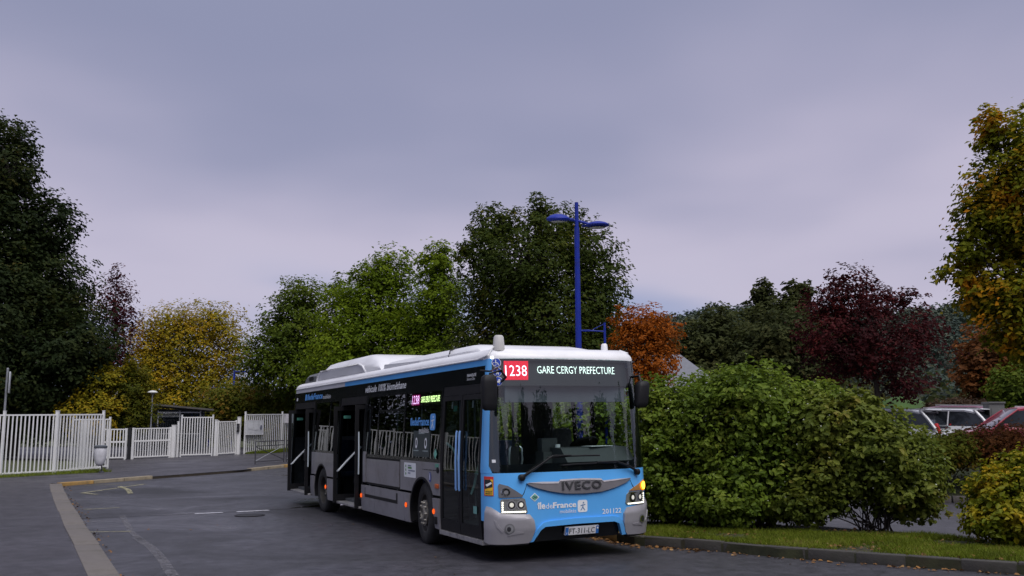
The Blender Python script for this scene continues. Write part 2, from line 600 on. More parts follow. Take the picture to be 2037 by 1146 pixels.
# pale edging stones along the far side of the back road
def back_kerb():
    root = MB()
    pts = [(x, 23.72 - 0.36 * (x - 5.0) + 0.004 * (x - 5) ** 2) for x in np.linspace(4.5, 22, 60)]
    root.tube([(x, y, 0.03) for x, y in pts], 0.05, n=5)
    ro = root.build('back_kerb', M_KERB); ro['kind'] = 'structure'
    me = None
    for i in range(len(pts) - 1):
        (x0, y0), (x1, y1) = pts[i], pts[i + 1]
        if me is None:
            b = MB().box((0, 0, 0), (0.275, 0.22, 0.16)).build('edging_stone', M_KERBL, ro, bevel=0.012)
            me = b.data
        else:
            b = link(bpy.data.objects.new('edging_stone', me), ro)
        b.location = ((x0 + x1) / 2, (y0 + y1) / 2, 0.07)
        b.rotation_euler = (0, 0, math.atan2(y1 - y0, x1 - x0))
back_kerb()

# car park surface
sheet_cp = MB().add([(6, 26.3, 0.755), (40, 16.5, 0.755), (60, 30, 0.755), (20, 42, 0.755), (8, 38, 0.755)], [(0, 1, 2, 3, 4)]).build('car_park', M_BACKROAD)
sheet_cp['kind'] = 'structure'

# ---- planted island on the right: kerb stones and turf
ISK = [(-1.3, 20.9), (-0.4, 19.0), (0.45, 17.2), (1.15, 15.75), (1.56, 14.85), (1.82, 14.32), (2.74, 13.73), (3.6, 12.96), (4.42, 12.42), (5.18, 11.93), (6.05, 11.38), (7.2, 10.75), (8.6, 10.1), (10.5, 9.4)]
ISB = [(13, 10.9), (9.5, 12.35), (6.9, 13.6), (6.3, 14.5), (5.1, 15.8), (2.1, 16.8), (0.4, 18.9), (-0.9, 21.4)]
def isl_top():
    poly = ISK + ISB
    bm = bmesh.new()
    fc = bm.faces.new([bm.verts.new((x, y, 0)) for x, y in poly]); bm.normal_update()
    if fc.normal.z < 0: fc.normal_flip()
    bmesh.ops.triangulate(bm, faces=bm.faces[:])
    for c in np.arange(-1, 13, 0.5):
        bmesh.ops.bisect_plane(bm, geom=bm.verts[:] + bm.edges[:] + bm.faces[:], plane_co=(c, 0, 0), plane_no=(1, 0, 0))
    for c in np.arange(9, 21, 0.5):
        bmesh.ops.bisect_plane(bm, geom=bm.verts[:] + bm.edges[:] + bm.faces[:], plane_co=(0, c, 0), plane_no=(0, 1, 0))
    r = random.Random(2)
    for v in bm.verts:
        v.co.z = 0.118 + r.uniform(-0.008, 0.012)
    # skirt down to the ground at the back
    be = [e for e in bm.edges if len(e.link_faces) == 1]
    ex = bmesh.ops.extrude_edge_only(bm, edges=be)
    for v in [g for g in ex['geom'] if isinstance(g, bmesh.types.BMVert)]:
        v.co.z = -0.01
    me = bpy.data.meshes.new('island_turf'); bm.to_mesh(me); bm.free()
    me.materials.append(M_ISLE)
    o = link(bpy.data.objects.new('island_turf', me)); o['kind'] = 'structure'
M_ISLE = pm('island_turf_soil', (0.034, 0.036, 0.015), 0.95, var=0.5, scale=3.0, bump=0.6, bscale=25, dirt=((0.040, 0.029, 0.018), 0.95, 1.6))
isl_top()

def kerb_run(name, pts, w, h, length, mat_of, zoff=0.0, side=1, gap=0.012):
    """kerb: a bedding strip (structure) whose children are the single stones, laid along pts (front edge)"""
    P = [Vector((x, y, 0)) for x, y in pts]
    seg = [(P[i + 1] - P[i]).length for i in range(len(P) - 1)]
    tot = sum(seg)
    def pos(d):
        for i, s in enumerate(seg):
            if d <= s or i == len(seg) - 1:
                return P[i].lerp(P[i + 1], d / s), (P[i + 1] - P[i]).normalized()
            d -= s
    base = MB()
    bed = []
    n = max(1, int(round(tot / length)))
    step = tot / n
    for i in range(n + 1):
        p, d = pos(min(i * step, tot - 1e-4))
        nn = Vector((-d.y, d.x, 0)) * side
        bed.append(p + nn * w / 2)
    v, f = [], []
    for i, p in enumerate(bed):
        q = bed[min(i + 1, n)] - bed[max(i - 1, 0)]
        nn = Vector((-q.y, q.x, 0)).normalized() * side
        zb = hz(p.y) + zoff
        for s_, z in ((-w * .46, -.02), (-w * .46, h - .03), (w * .46, h - .03), (w * .46, -.02)):
            v.append((p.x + nn.x * s_, p.y + nn.y * s_, zb + z))
    for i in range(n):
        for k in range(4):
            f.append((i * 4 + k, i * 4 + (k + 1) % 4, i * 4 + 4 + (k + 1) % 4, i * 4 + 4 + k))
    ro = base.add(v, f).build(name, M_BARE)
    ro['kind'] = 'structure'
    rnd = random.Random(len(pts))
    cache = {}
    for i in range(n):
        a, b = bed[i], bed[i + 1]
        c = (a + b) / 2
        L = (b - a).length - gap
        m = mat_of(i, c)
        if m is None:
            continue
        key = (round(L, 2), m.name)
        if key not in cache:
            o = MB().box((0, 0, 0), (round(L, 2), w, h + .06)).build('kerb_stone', m, ro, bevel=0.018)
            cache[key] = o.data
        else:
            o = link(bpy.data.objects.new('kerb_stone', cache[key]), ro)
        o.location = (c.x + rnd.uniform(-.005, .005), c.y + rnd.uniform(-.005, .005), hz(c.y) + zoff + h / 2 - .03 + rnd.uniform(-.006, .004))
        o.rotation_euler = (rnd.uniform(-.01, .01), math.atan2(hz(a.y) - hz(b.y), max(L, .1)), math.atan2(b.y - a.y, b.x - a.x) + rnd.uniform(-.008, .008))
    return ro

kerb_run('island_kerb', ISK, 0.16, 0.14, 0.62, lambda i, c: M_YKERB if (c.x < 1.80 and c.y > 14.3) else M_KERB, side=1)
kerb_run('left_kerb', [(x, y) for x, y in KR], 0.34, 0.095, 3.2, lambda i, c: M_KERBL, side=1, gap=0.004)
def far_mat(i, c):
    if c.x < -11.9: return M_YKERB if c.x < -13.0 else M_CREAM
    if c.x < -9.75: return None
    return M_YKERB if c.x > -9.0 else M_CREAM
kerb_run('far_kerb', FAR, 0.22, 0.105, 1.1, far_mat, side=1)

# ---- road markings, worn; puddles in the seam; drain cover
def strip(name, pts, w, mat, off=0.005):
    v, f = [], []
    P = [Vector((x, y, 0)) for x, y in pts]
    for i, p in enumerate(P):
        d = (P[min(i + 1, len(P) - 1)] - P[max(i - 1, 0)]).normalized()
        nn = Vector((-d.y, d.x, 0)) * w / 2
        v += [(p.x + nn.x, p.y + nn.y, hz(p.y) + off), (p.x - nn.x, p.y - nn.y, hz(p.y) + off)]
    for i in range(len(P) - 1):
        f.append((2 * i, 2 * i + 1, 2 * i + 3, 2 * i + 2))
    o = MB().add(v, f).build(name, mat, recalc=False)
    o['kind'] = 'structure'
    return o
strip('road_marking', [(-12.9, 28.5), (-12.2, 28.8), (-11.4, 28.95)], 0.10, M_LINEY)
strip('road_marking', [(-11.1, 25.4), (-11.72, 25.85)], 0.14, M_LINEY)
strip('road_marking', [(-11.72, 25.85), (-11.5, 27.2), (-11.2, 28.9)], 0.14, M_LINEY, 0.006)
strip('road_marking', [(-11.65, 28.1), (-10.9, 26.9), (-10.3, 25.6)], 0.14, M_LINEY, 0.007)
strip('road_marking', [(-9.45, 21.0), (-8.85, 21.45)], 0.10, M_LINEY)
strip('road_marking', [(-7.95, 19.4), (-7.2, 17.8), (-6.5, 16.3), (-5.9, 15.2)], 0.11, M_LINEW, 0.005)
strip('road_marking', [(-7.6, 16.4), (-6.6, 16.5)], 0.08, M_LINEY, 0.006)
strip('road_marking', [(-6.1, 15.5), (-5.4, 14.3), (-4.8, 13.1), (-4.2, 11.8), (-3.6, 10.6)], 0.14, M_LINEW, 0.005)

M_WATER = pm('rain_water', (0.02, 0.02, 0.022), 0.02, var=0.0, spec=0.9)
def puddle(cx, cy, a, b, rz, seed):
    r = random.Random(seed)
    n = 26
    ph = [r.uniform(0, 6.28) for _ in range(4)]
    v = []
    for k in range(n):
        t = 2 * PI * k / n
        q = 1 + .18 * math.sin(2 * t + ph[0]) + .14 * math.sin(3 * t + ph[1]) + .09 * math.sin(5 * t + ph[2])
        x, y = a * q * math.cos(t), b * q * math.sin(t)
        v.append((cx + x * math.cos(rz) - y * math.sin(rz), cy + x * math.sin(rz) + y * math.cos(rz), 0.0065))
    o = MB().add(v, [tuple(range(n))]).build('puddle', M_WATER, recalc=False)
    o['kind'] = 'structure'
strip('road_marking', [(-6.62, 19.83), (-6.35, 19.96), (-6.12, 20.10)], 0.13, M_DASH, 0.007)
strip('road_marking', [(-5.86, 20.22), (-5.55, 20.42), (-5.28, 20.60)], 0.15, M_DASH, 0.007)
strip('road_marking', [(-7.6, 19.42), (-7.0, 19.68)], 0.06, M_LINEW, 0.007)
strip('road_marking', [(-5.2, 20.8), (-4.75, 21.22)], 0.05, M_LINEW, 0.007)
puddle(-4.3, 21.75, .8, .16, .75, 5)
strip('asphalt_seam', [(-8.6, 18.9), (-7.2, 19.55), (-6.3, 19.98), (-5.4, 20.6), (-4.7, 21.25), (-3.6, 22.6)], 0.05, pm('seam_tar', (0.012, 0.012, 0.012), 0.35, var=.3, scale=30), 0.004)

M_IRON = pm('drain_iron', (0.03, 0.028, 0.028), 0.5, metal=0.6, var=.3, scale=30, bump=.3)
dc = empty('drain_cover', (-5.35, 19.38, 0.004))
tag(dc, 'small dark iron drain cover set in the forecourt asphalt', 'drain cover')
MB().lathe([(0.30, 0.0), (0.30, 0.012), (0.265, 0.014), (0.265, 0.004)], (0, 0, 0), n=28).build('frame', M_IRON, dc, smooth=True)
MB().lathe([(0.255, 0.0), (0.255, 0.010), (0.01, 0.011)], (0, 0, 0.001), n=28).build('lid', M_IRON, dc, smooth=True)

# ------------------------------------------------------------------ the bus
BUS = empty('city_bus', (0.889, 12.835, 0.0), (0.012, 0, 0.449 - PI / 2))
tag(BUS, 'blue and silver city bus with lit headlights and a red 1238 route display', 'bus')

B_BLUE = pm('bus_blue_paint', (0.105, 0.42, 0.88), 0.34, var=0.05, scale=1.5, coat=0.4, dirt=((0.13, 0.38, 0.70), 0.25, 2.2))
B_SILV = pm('bus_silver_paint', (0.30, 0.292, 0.315), 0.42, metal=0.30, var=0.08, scale=1.2, coat=0.25, dirt=((0.15, 0.135, 0.122), 0.6, 2.4))
B_SILVD = pm('bus_silver_hatch', (0.29, 0.28, 0.30), 0.45, metal=0.30, var=0.08, scale=1.2, coat=0.2, dirt=((0.14, 0.125, 0.115), 0.6, 2.6))
B_BUMP = pm('bus_bumper_silver', (0.33, 0.32, 0.345), 0.40, metal=0.25, var=0.06, scale=2, coat=0.3, dirt=((0.2, 0.19, 0.18), 0.3, 3))
B_WHITE = pm('bus_white_paint', (0.80, 0.80, 0.82), 0.38, var=0.03, scale=2, coat=0.3, dirt=((0.55, 0.54, 0.52), 0.35, 1.8))
B_LGREY = pm('bus_grey_panel', (0.52, 0.52, 0.55), 0.5, var=0.06, scale=2)
B_BLACK = pm('bus_gloss_black', (0.005, 0.006, 0.008), 0.2, var=0.2, scale=3, spec=0.3)
B_TRIM = pm('bus_black_trim', (0.008, 0.008, 0.010), 0.5, var=0.2, scale=8, spec=0.3)
B_DARK = pm('bus_underside', (0.008, 0.008, 0.008), 0.8, var=0.2)
B_RUB = pm('tyre_rubber', (0.014, 0.014, 0.015), 0.75, var=0.25, scale=15, dirt=((0.05, 0.046, 0.042), 0.5, 9))
B_STEEL = pm('wheel_steel', (0.26, 0.245, 0.215), 0.5, metal=0.4, var=0.2, scale=14, dirt=((0.06, 0.05, 0.04), 0.7, 12))
B_CHROME = pm('lamp_chrome', (0.75, 0.76, 0.78), 0.12, metal=1.0, var=0.05)
B_GRILLE = pm('grille_grey', (0.22, 0.21, 0.225), 0.38, metal=0.4, var=0.05, coat=0.3)
B_INT = pm('interior_grey', (0.055, 0.06, 0.065), 0.7, var=0.1)
B_INTD = pm('interior_dark', (0.018, 0.019, 0.022), 0.7, var=0.1)
B_SEAT = pm('seat_fabric', (0.02, 0.035, 0.08), 0.9, var=0.3, scale=30)
B_POLE = pm('grab_pole', (0.55, 0.60, 0.62), 0.25, metal=0.6, var=0.05)
B_RAILB = pm('door_rail_blue', (0.22, 0.42, 0.80), 0.3, var=0.04)
B_RAILW = pm('door_rail_pale', (0.62, 0.70, 0.74), 0.3, var=0.04)
B_WTXT = pm('white_lettering', (0.82, 0.84, 0.86), 0.45, var=0.03)
B_BTXT = pm('blue_lettering', (0.11, 0.36, 0.80), 0.45, var=0.03)
B_KTXT = pm('dark_lettering', (0.015, 0.016, 0.02), 0.45, var=0.05)
G_FRONT = glass('windscreen_glass', (0.78, 0.88, 0.86), wave=0.00008, wscale=1.2, refl=1.15)
G_SIDE = glass('tinted_side_glass', (0.20, 0.23, 0.25), wave=0.0006, refl=0.8, wscale=2.0)
G_DOOR = glass('door_glass', (0.34, 0.40, 0.41), wave=0.0006, refl=0.65, wscale=2.0)
G_OPEN = glass('open_door_glass', (0.30, 0.34, 0.36), refl=0.45)
G_LAMP = glass('lamp_cover', (0.92, 0.94, 0.95))

DN, DD = 2.7, 0.40


def hw(z): return lerp(z, [(0.25, 1.235), (.5, 1.255), (1.25, 1.255), (2.0, 1.215), (2.72, 1.155)])
def xf(z): return lerp(z, [(.25, -.03), (.45, .02), (.9, .03), (1.17, 0), (2.72, -.14)])


def y2s(y, z):
    a = min(abs(y) / hw(z), 1.0)
    c = a ** (DN / 2)
    th = math.acos(max(-1, min(1, c if y >= 0 else -c)))
    return 1 - 2 * th / PI


def fp0(s, z):
    th = (1 - s) * PI / 2
    c, sn = math.cos(th), max(math.sin(th), 0.0)
    y = hw(z) * math.copysign(abs(c) ** (2 / DN), c)
    x = -DD + (DD + xf(z)) * sn ** (2 / DN)
    return Vector((x, y, z))


def FPs(s, z, off):
    s = max(-1, min(1, s))
    e = 0.004
    ds = fp0(min(1, s + e), z) - fp0(max(-1, s - e), z)
    dz = fp0(s, z + .01) - fp0(s, z - .01)
    n = ds.cross(dz).normalized()
    return fp0(s, z) + n * off


def FP(y, z, off=0.0): return FPs(y2s(y, z), z, off)
def SP(x, z, off=0.0): return Vector((x, -(hw(z) + off), z))
def SPl(x, z, off=0.0): return Vector((x, (hw(z) + off), z))


def patch(name, polys, mapf, mat, parent, off=0.0, thick=0.0, cuts_a=(), cuts_b=(), smooth=True, conv=None, flip=False):
    """panels cut from a curved skin: polys in skin coordinates, given a thickness that shows at the edges"""
    bm = bmesh.new()
    for poly in polys:
        P = [conv(*p) for p in poly] if conv else list(poly)
        ar = sum(P[i][0] * P[(i + 1) % len(P)][1] - P[(i + 1) % len(P)][0] * P[i][1] for i in range(len(P)))
        if ar < 0:
            P = P[::-1]
        bm.faces.new([bm.verts.new((a, b, 0)) for a, b in P])
    bm.normal_update()
    bmesh.ops.triangulate(bm, faces=bm.faces[:])
    for k, cuts in ((0, cuts_a), (1, cuts_b)):
        vals = [v.co[k] for v in bm.verts]
        lo, hi = min(vals), max(vals)
        for c in cuts:
            if lo + 1e-4 < c < hi - 1e-4:
                no = (1, 0, 0) if k == 0 else (0, 1, 0)
                co = (c, 0, 0) if k == 0 else (0, c, 0)
                bmesh.ops.bisect_plane(bm, geom=bm.verts[:] + bm.edges[:] + bm.faces[:], plane_co=co, plane_no=no)
    outer = {}
    if thick > 0:
        be = [e for e in bm.edges if len(e.link_faces) == 1]
        src = {}
        newf = []
        for e in be:
            lp = e.link_loops[0]
            a, b = lp.vert, lp.link_loop_next.vert
            for v in (a, b):
                if v not in src:
                    w = bm.verts.new((v.co.x, v.co.y, -1.0))
                    src[v] = w
            newf.append((b, a, src[a], src[b]))
        for q in newf:
            bm.faces.new(q)
    for v in bm.verts:
        inner = v.co.z < -0.5
        v.co = mapf(v.co.x, v.co.y, off - thick if inner else off)
    if flip:
        bmesh.ops.reverse_faces(bm, faces=bm.faces[:])
    me = bpy.data.meshes.new(name)
    bm.to_mesh(me); bm.free()
    if smooth:
        me.polygons.foreach_set('use_smooth', [True] * len(me.polygons))
        me.set_sharp_from_angle(angle=0.6)
    me.materials.append(mat)
    o = bpy.data.objects.new(name, me)
    return link(o, parent)


S_CUTS = tuple(np.arange(-1, 1.001, 0.035))
Z_CUTS = tuple(np.arange(0.25, 2.8, 0.09))
SZ = (0.5, 1.25, 1.6, 2.0, 2.35)


def pF(name, polys, mat, parent=BUS, off=0.0, thick=0.0):
    return patch(name, polys, FPs, mat, parent, off, thick, S_CUTS, Z_CUTS, conv=lambda y, z: (y2s(y, z), z))


def pS(name, polys, mat, parent=BUS, off=0.0, thick=0.0):
    return patch(name, polys, SP, mat, parent, off, thick, (), SZ)


def pL(name, polys, mat, parent=BUS, off=0.0, thick=0.0):
    return patch(name, polys, SPl, mat, parent, off, thick, (), SZ, flip=True)


def rect(a0, a1, b0, b1): return [(a0, b0), (a1, b0), (a1, b1), (a0, b1)]


def rrect(a0, a1, b0, b1, r, n=5):
    out = []
    for cx, cy, s in ((a1 - r, b0 + r, -PI / 2), (a1 - r, b1 - r, 0), (a0 + r, b1 - r, PI / 2), (a0 + r, b0 + r, PI)):
        for k in range(n + 1):
            t = s + PI / 2 * k / n
            out.append((cx + r * math.cos(t), cy + r * math.sin(t)))
    return out


def circ(cx, cy, r, n=20, ry=None): return [(cx + r * math.cos(2 * PI * k / n), cy + (ry or r) * math.sin(2 * PI * k / n)) for k in range(n)]


def frame_polys(a0, a1, b0, b1, wl, wr, wb, wt):
    return [rect(a0, a0 + wl, b0, b1), rect(a1 - wr, a1, b0, b1), rect(a0 + wl, a1 - wr, b0, b0 + wb), rect(a0 + wl, a1 - wr, b1 - wt, b1)]


def text(name, body, mapf, a0, a1, b0, b1, mat, parent, off=0.004, bold=0.0, shear=0.0, conv=None, space=1.0):
    """lettering laid on a skin, fitted into the box a0..a1 x b0..b1"""
    cu = bpy.data.curves.new(name, 'FONT')
    cu.body = body
    cu.size = 1.0
    cu.offset = bold
    cu.shear = shear
    cu.resolution_u = 2
    cu.space_character = space
    ob = bpy.data.objects.new(name + '_curve', cu)
    COL.objects.link(ob)
    dg = bpy.context.evaluated_depsgraph_get()
    me = bpy.data.meshes.new_from_object(ob.evaluated_get(dg))
    bpy.data.objects.remove(ob)
    co = np.zeros(len(me.vertices) * 3, dtype=np.float32)
    me.vertices.foreach_get('co', co)
    co = co.reshape(-1, 3)
    mn, mx = co.min(0), co.max(0)
    for v in me.vertices:
        a = a0 + (v.co.x - mn[0]) / (mx[0] - mn[0]) * (a1 - a0)
        b = b0 + (v.co.y - mn[1]) / (mx[1] - mn[1]) * (b1 - b0)
        v.co = mapf(a, b, off)
    me.name = name
    me.materials.clear()
    me.materials.append(mat)
    return link(bpy.data.objects.new(name, me), parent)


def fnt(n, b, a0, a1, b0, b1, m, parent=BUS, **k): return text(n, b, FP, a0, a1, b0, b1, m, parent, **k)
def snt(n, b, a0, a1, b0, b1, m, parent=BUS, **k): return text(n, b, SP, a0, a1, b0, b1, m, parent, **k)


def person_icon(name, mapf, cx, cz, h, mat, parent, off):
    """walking figure of the network's sign: head and four strokes"""
    polys = []
    def stroke(p, q, w):
        dx, dz = q[0] - p[0], q[1] - p[1]
        L = math.hypot(dx, dz); nx, nz = -dz / L * w / 2, dx / L * w / 2
        polys.append([(p[0] + nx, p[1] + nz), (p[0] - nx, p[1] - nz), (q[0] - nx, q[1] - nz), (q[0] + nx, q[1] + nz)])
    def T(a, b): return (cx + a * h, cz + b * h)
    stroke(T(-.30, .08), T(0.0, .16), .09 * h); stroke(T(0.0, .16), T(.34, .18), .08 * h)
    stroke(T(.06, .2), T(0, -.12), .11 * h)
    stroke(T(0, -.1), T(-.28, -.46), .09 * h); stroke(T(0, -.1), T(.28, -.46), .09 * h)
    polys.append(circ(*T(.10, .40), .09 * h, 10))
    return patch(name, polys, mapf, mat, parent, off)


# ---------------- shell: floor, roof, ends
fl = MB().bx(-11.75, -0.45, -1.12, 1.12, 0.335, 0.385)
fl.bx(-0.55, -0.14, -0.75, 0.75, 0.335, 0.385)
fl.build('floor', B_INT, BUS)
MB().bx(-11.6, -0.6, -1.0, 1.0, 0.24, 0.33).bx(-8.0, -3.6, -.5, .5, 0.18, 0.26).build('chassis', B_DARK, BUS)
MB().bx(-10.3, -7.6, 0.2, 1.1, 0.385, 0.75).bx(-11.85, -10.4, -1.0, 1.1, 1.0, 1.25).build('engine_deck', B_INTD, BUS)


def roof_loop(yh, xfr, xrr, z, n=24):
    pts = []
    for k in range(n + 1):                       # front, from door side to driver side
        th = PI - PI * k / n
        c, sn = math.cos(th), max(0, math.sin(th))
        pts.append((-DD + (DD + xfr) * sn ** (2 / DN), yh * math.copysign(abs(c) ** (2 / DN), c), z))
    for k in range(n + 1):
        th = PI * k / n
        c, sn = math.cos(th), max(0, math.sin(th))
        pts.append((-11.7 - (xrr) * sn ** 0.5, yh * math.copysign(abs(c) ** 0.5, c), z))
    return pts


rows = []
for a in range(0, 91, 10):
    t = R(a)
    rows.append(roof_loop(hw(2.68) - 0.002 - 0.24 * (1 - math.cos(t)) + .012 * math.sin(2 * t), xf(2.7) + .004 - 0.30 * (1 - math.cos(t)), 0.36 - .2 * (1 - math.cos(t)), 2.685 + 0.165 * math.sin(t)))
rb = MB()
rb.loft(rows, cap=False)
n0 = len(rows[0])
rb.f.append(tuple((len(rows) - 1) * n0 + k for k in range(n0)))
rb.build('roof', B_WHITE, BUS, smooth=True)
MB().bx(-11.7, -0.5, -1.08, 1.08, 2.60, 2.63).build('ceiling_lining', B_INT, BUS)
# rain gutter along the door side
MB().tube([SP(-11.75, 2.70, .012), SP(-6.0, 2.70, .014), SP(-0.5, 2.70, .012)], [.012, .014, .012], 6).build('rain_gutter', B_WHITE, BUS, smooth=True)
MB().tube([SP(-0.62, 2.70, .02), FP(-1.145, 2.74, .02), FP(-1.10, 2.82, -.03) + Vector((-.03, 0, .03)), Vector((-.42, -.98, 2.86))], .012, 6).build('roof_edge_rail', B_WHITE, BUS, smooth=True)

# rear end
def rear_strip(name, z0, z1, mat, off=0.0):
    n = 24
    rings = []
    for z in np.linspace(z0, z1, 6):
        r = []
        for k in range(n + 1):
            th = PI * k / n
            c, sn = math.cos(th), max(0, math.sin(th))
            r.append((-11.7 - (0.36 - .06 * max(0, z - 1.6) + off) * sn ** 0.5, (hw(z) + off) * math.copysign(abs(c) ** 0.5, c), z))
        rings.append(r)
    v = [p for r in rings for p in r]; m = n + 1
    f = [(i * m + k, i * m + k + 1, (i + 1) * m + k + 1, (i + 1) * m + k) for i in range(len(rings) - 1) for k in range(n)]
    return MB().add(v, f).build(name, mat, BUS, smooth=True)
rear_strip('rear_bumper', 0.30, 0.72, B_SILV, .012)
rear_strip('rear_panel', 0.72, 1.55, B_SILVD)
rear_strip('rear_window_panel', 1.55, 2.69, B_BLACK, -.002)

# ---------------- door side skin
ARC_F, ARC_R, AR = -2.64, -8.84, 0.56
def arch_panel(x0, x1, z0, z1, cx):
    dz = z0 - 0.46
    a0 = math.asin(dz / AR)
    arc = [(cx + AR * math.cos(a0 + (PI - 2 * a0) * k / 14), 0.46 + AR * math.sin(a0 + (PI - 2 * a0) * k / 14)) for k in range(15)]
    return [(x0, z0), (x0, z1), (x1, z1), (x1, z0)] + arc
pS('side_band', [rect(-11.85, -0.395, 2.365, 2.60)], B_BLACK, off=0.0, thick=.03)
pS('blue_stripe', [rect(-7.4, -0.40, 2.602, 2.683)], B_BLUE, off=.004, thick=.03)
pS('grey_stripe', [rect(-11.75, -7.402, 2.602, 2.683)], B_LGREY, off=.004, thick=.03)
pS('front_side_panel', [arch_panel(-3.67, -1.88, 0.775, 1.25, ARC_F)], B_SILV, off=.006, thick=.04)
pS('side_hatch', [rect(-4.98, -3.74, 0.80, 1.215)], B_SILVD, off=.004, thick=.02)
pS('side_hatch', [rect(-5.57, -4.99, 0.80, 1.215)], B_SILVD, off=.004, thick=.02)
pS('hatch_frame', [rect(-5.60, -3.685, 0.76, 1.25)], B_TRIM, off=-.012, thick=.02)
pS('door_post_panel', [rect(-5.78, -5.63, 0.79, 1.34)], B_SILV, off=.01, thick=.03)
pS('rear_side_panel', [arch_panel(-9.72, -7.60, 0.775, 1.25, ARC_R)], B_SILV, off=.006, thick=.04)
def skirt(x0, x1, z0=.285, z1=.735):
    o = pS('skirt_panel', [[(x0 + .03, z0), (x1 - .0, z0), (x1, z1), (x0, z1), (x0, z0 + .04)]], B_SILV, off=.022, thick=.05)
    return o
skirt(-5.84, -5.045); skirt(-5.035, -3.455); skirt(-3.447, -3.18); skirt(-8.30, -7.60, .30); skirt(-9.74, -9.42, .32)
pS('skirt_panel', [[(-2.155, .73), (-1.87, .735), (-1.885, .29), (-2.07, .30), (-2.10, .5)]], B_SILV, off=.026, thick=.05)
pS('skirt_slot', [rect(-5.60, -3.76, 0.53, 0.585), rect(-3.83, -3.76, .585, .70), rect(-5.60, -5.575, .585, .70)], B_TRIM, off=.024, thick=.004)
MB().box((-2.005, -1.287, .415), (.10, .012, .11)).build('fuel_flap_lock', B_TRIM, BUS, bevel=.004)
for x, z in ((-8.38, .56), (-5.80, .545), (-3.32, .55), (-2.08, .54)):
    lamp = MB().lathe([(.040, 0), (.040, -.014), (.030, -.022)], (x, -hw(z) - .02, z), 'Y', 14).build('side_marker_lamp', em('marker_amber', (1.0, 0.13, 0.02), .8, .3, 60), BUS, smooth=True)
    MB().lathe([(.046, 0), (.046, -.008)], (x, -hw(z) - .018, z), 'Y', 14).build('lamp_base', B_TRIM, lamp)
MB().box((-1.985, -1.272, .91), (.12, .03, .065)).build('side_indicator', pm('indicator_orange', (0.55, 0.12, 0.03), .3), BUS, bevel=.008)
MB().lathe([(.045, 0), (.045, -.012), (.03, -.016)], (-1.955, -1.262, 1.145), 'Y', 16).build('door_button', B_TRIM, BUS, smooth=True)
pS('arch_trim', [[(ARC_F + (AR + d) * math.cos(t), .46 + (AR + d) * math.sin(t)) for d, ts in ((.0, np.linspace(-.28, PI + .28, 26)), (-.035, np.linspace(PI + .28, -.28, 26))) for t in ts]], B_TRIM, off=.014, thick=.05)
pS('arch_trim', [[(ARC_R + (AR + d) * math.cos(t), .46 + (AR + d) * math.sin(t)) for d, ts in ((.0, np.linspace(-.28, PI + .28, 26)), (-.035, np.linspace(PI + .28, -.28, 26))) for t in ts]], B_TRIM, off=.014, thick=.05)
for cx in (ARC_F, ARC_R):
    for sgn in (-1, 1):
        v, f = [], []
        for k in range(17):
            t = -.25 + (PI + .5) * k / 16
            for yy in (1.235, .72):
                v.append((cx + .575 * math.cos(t), sgn * yy, .46 + .575 * math.sin(t)))
        f = [(2 * k, 2 * k + 1, 2 * k + 3, 2 * k + 2) for k in range(16)]
        v.append((cx, sgn * .72, .46)); c = len(v) - 1
        f += [(2 * k + 1, 2 * k + 3, c) for k in range(16)]
        MB().add(v, f).build('wheel_housing', B_DARK, BUS)

# windows on the door side
pS('window_frame', [rect(-5.80, -1.885, 1.25, 1.30), rect(-5.80, -1.885, 2.325, 2.365), rect(-5.80, -5.70, 1.30, 2.325), rect(-1.96, -1.885, 1.30, 2.325), rect(-3.63, -3.55, 1.30, 2.325),
                    rect(-5.02, -4.96, 1.30, 2.325), rect(-4.96, -3.63, 2.045, 2.085)], B_BLACK, off=.002, thick=.03)
w1 = pS('side_window', [rect(-5.70, -5.02, 1.30, 2.325)], G_SIDE, off=-.006)
w2 = pS('side_window', [rect(-4.96, -3.63, 1.30, 2.045)], G_SIDE, off=-.006)
w2b = pS('side_window', [rect(-4.96, -3.63, 2.085, 2.325)], G_SIDE, off=-.006)
w3 = pS('side_window', [rect(-3.55, -1.96, 1.30, 2.325)], G_SIDE, off=-.006)
pS('window_frame', [rect(-9.72, -7.60, 1.25, 1.30), rect(-9.72, -7.60, 2.325, 2.365), rect(-9.72, -9.62, 1.30, 2.325), rect(-7.70, -7.60, 1.30, 2.325), rect(-8.40, -8.34, 1.30, 2.325)], B_BLACK, off=.002, thick=.03)
pS('side_window', [rect(-9.62, -8.40, 1.30, 2.325)], G_SIDE, off=-.006)
pS('side_window', [rect(-8.34, -7.70, 1.30, 2.325)], G_SIDE, off=-.006)

# stickers and lettering on the door side
snt('lettering', 'véhicule 100% biométhane', -5.93, -3.62, 2.42, 2.55, B_WTXT, bold=.012, shear=.25, off=.004)
snt('lettering', 'îledeFrance', -10.55, -9.15, 2.41, 2.55, B_BTXT, bold=.03, shear=.2, off=.004)
snt('lettering', 'mobilités', -9.10, -8.45, 2.40, 2.49, B_WTXT, bold=.0, shear=.2, off=.004)
pS('emblem', [rrect(-10.75, -10.60, 2.41, 2.55, .03)], B_BTXT, off=.004)
pS('fleet_badge', [rect(-11.62, -11.50, 2.42, 2.49)], B_WTXT, off=.004)
snt('lettering', 'FRANCILITÉ', -1.02, -0.70, 2.475, 2.525, B_WTXT, bold=.02, off=.004)
snt('lettering', 'Seine et Oise', -1.02, -0.74, 2.425, 2.465, B_WTXT, off=.004)
snt('lettering', 'îledeFrance', -3.28, -2.42, 1.80, 1.93, B_BTXT, bold=.03, off=.004)
snt('lettering', 'mobilités', -2.85, -2.42, 1.69, 1.77, B_WTXT, off=.004)
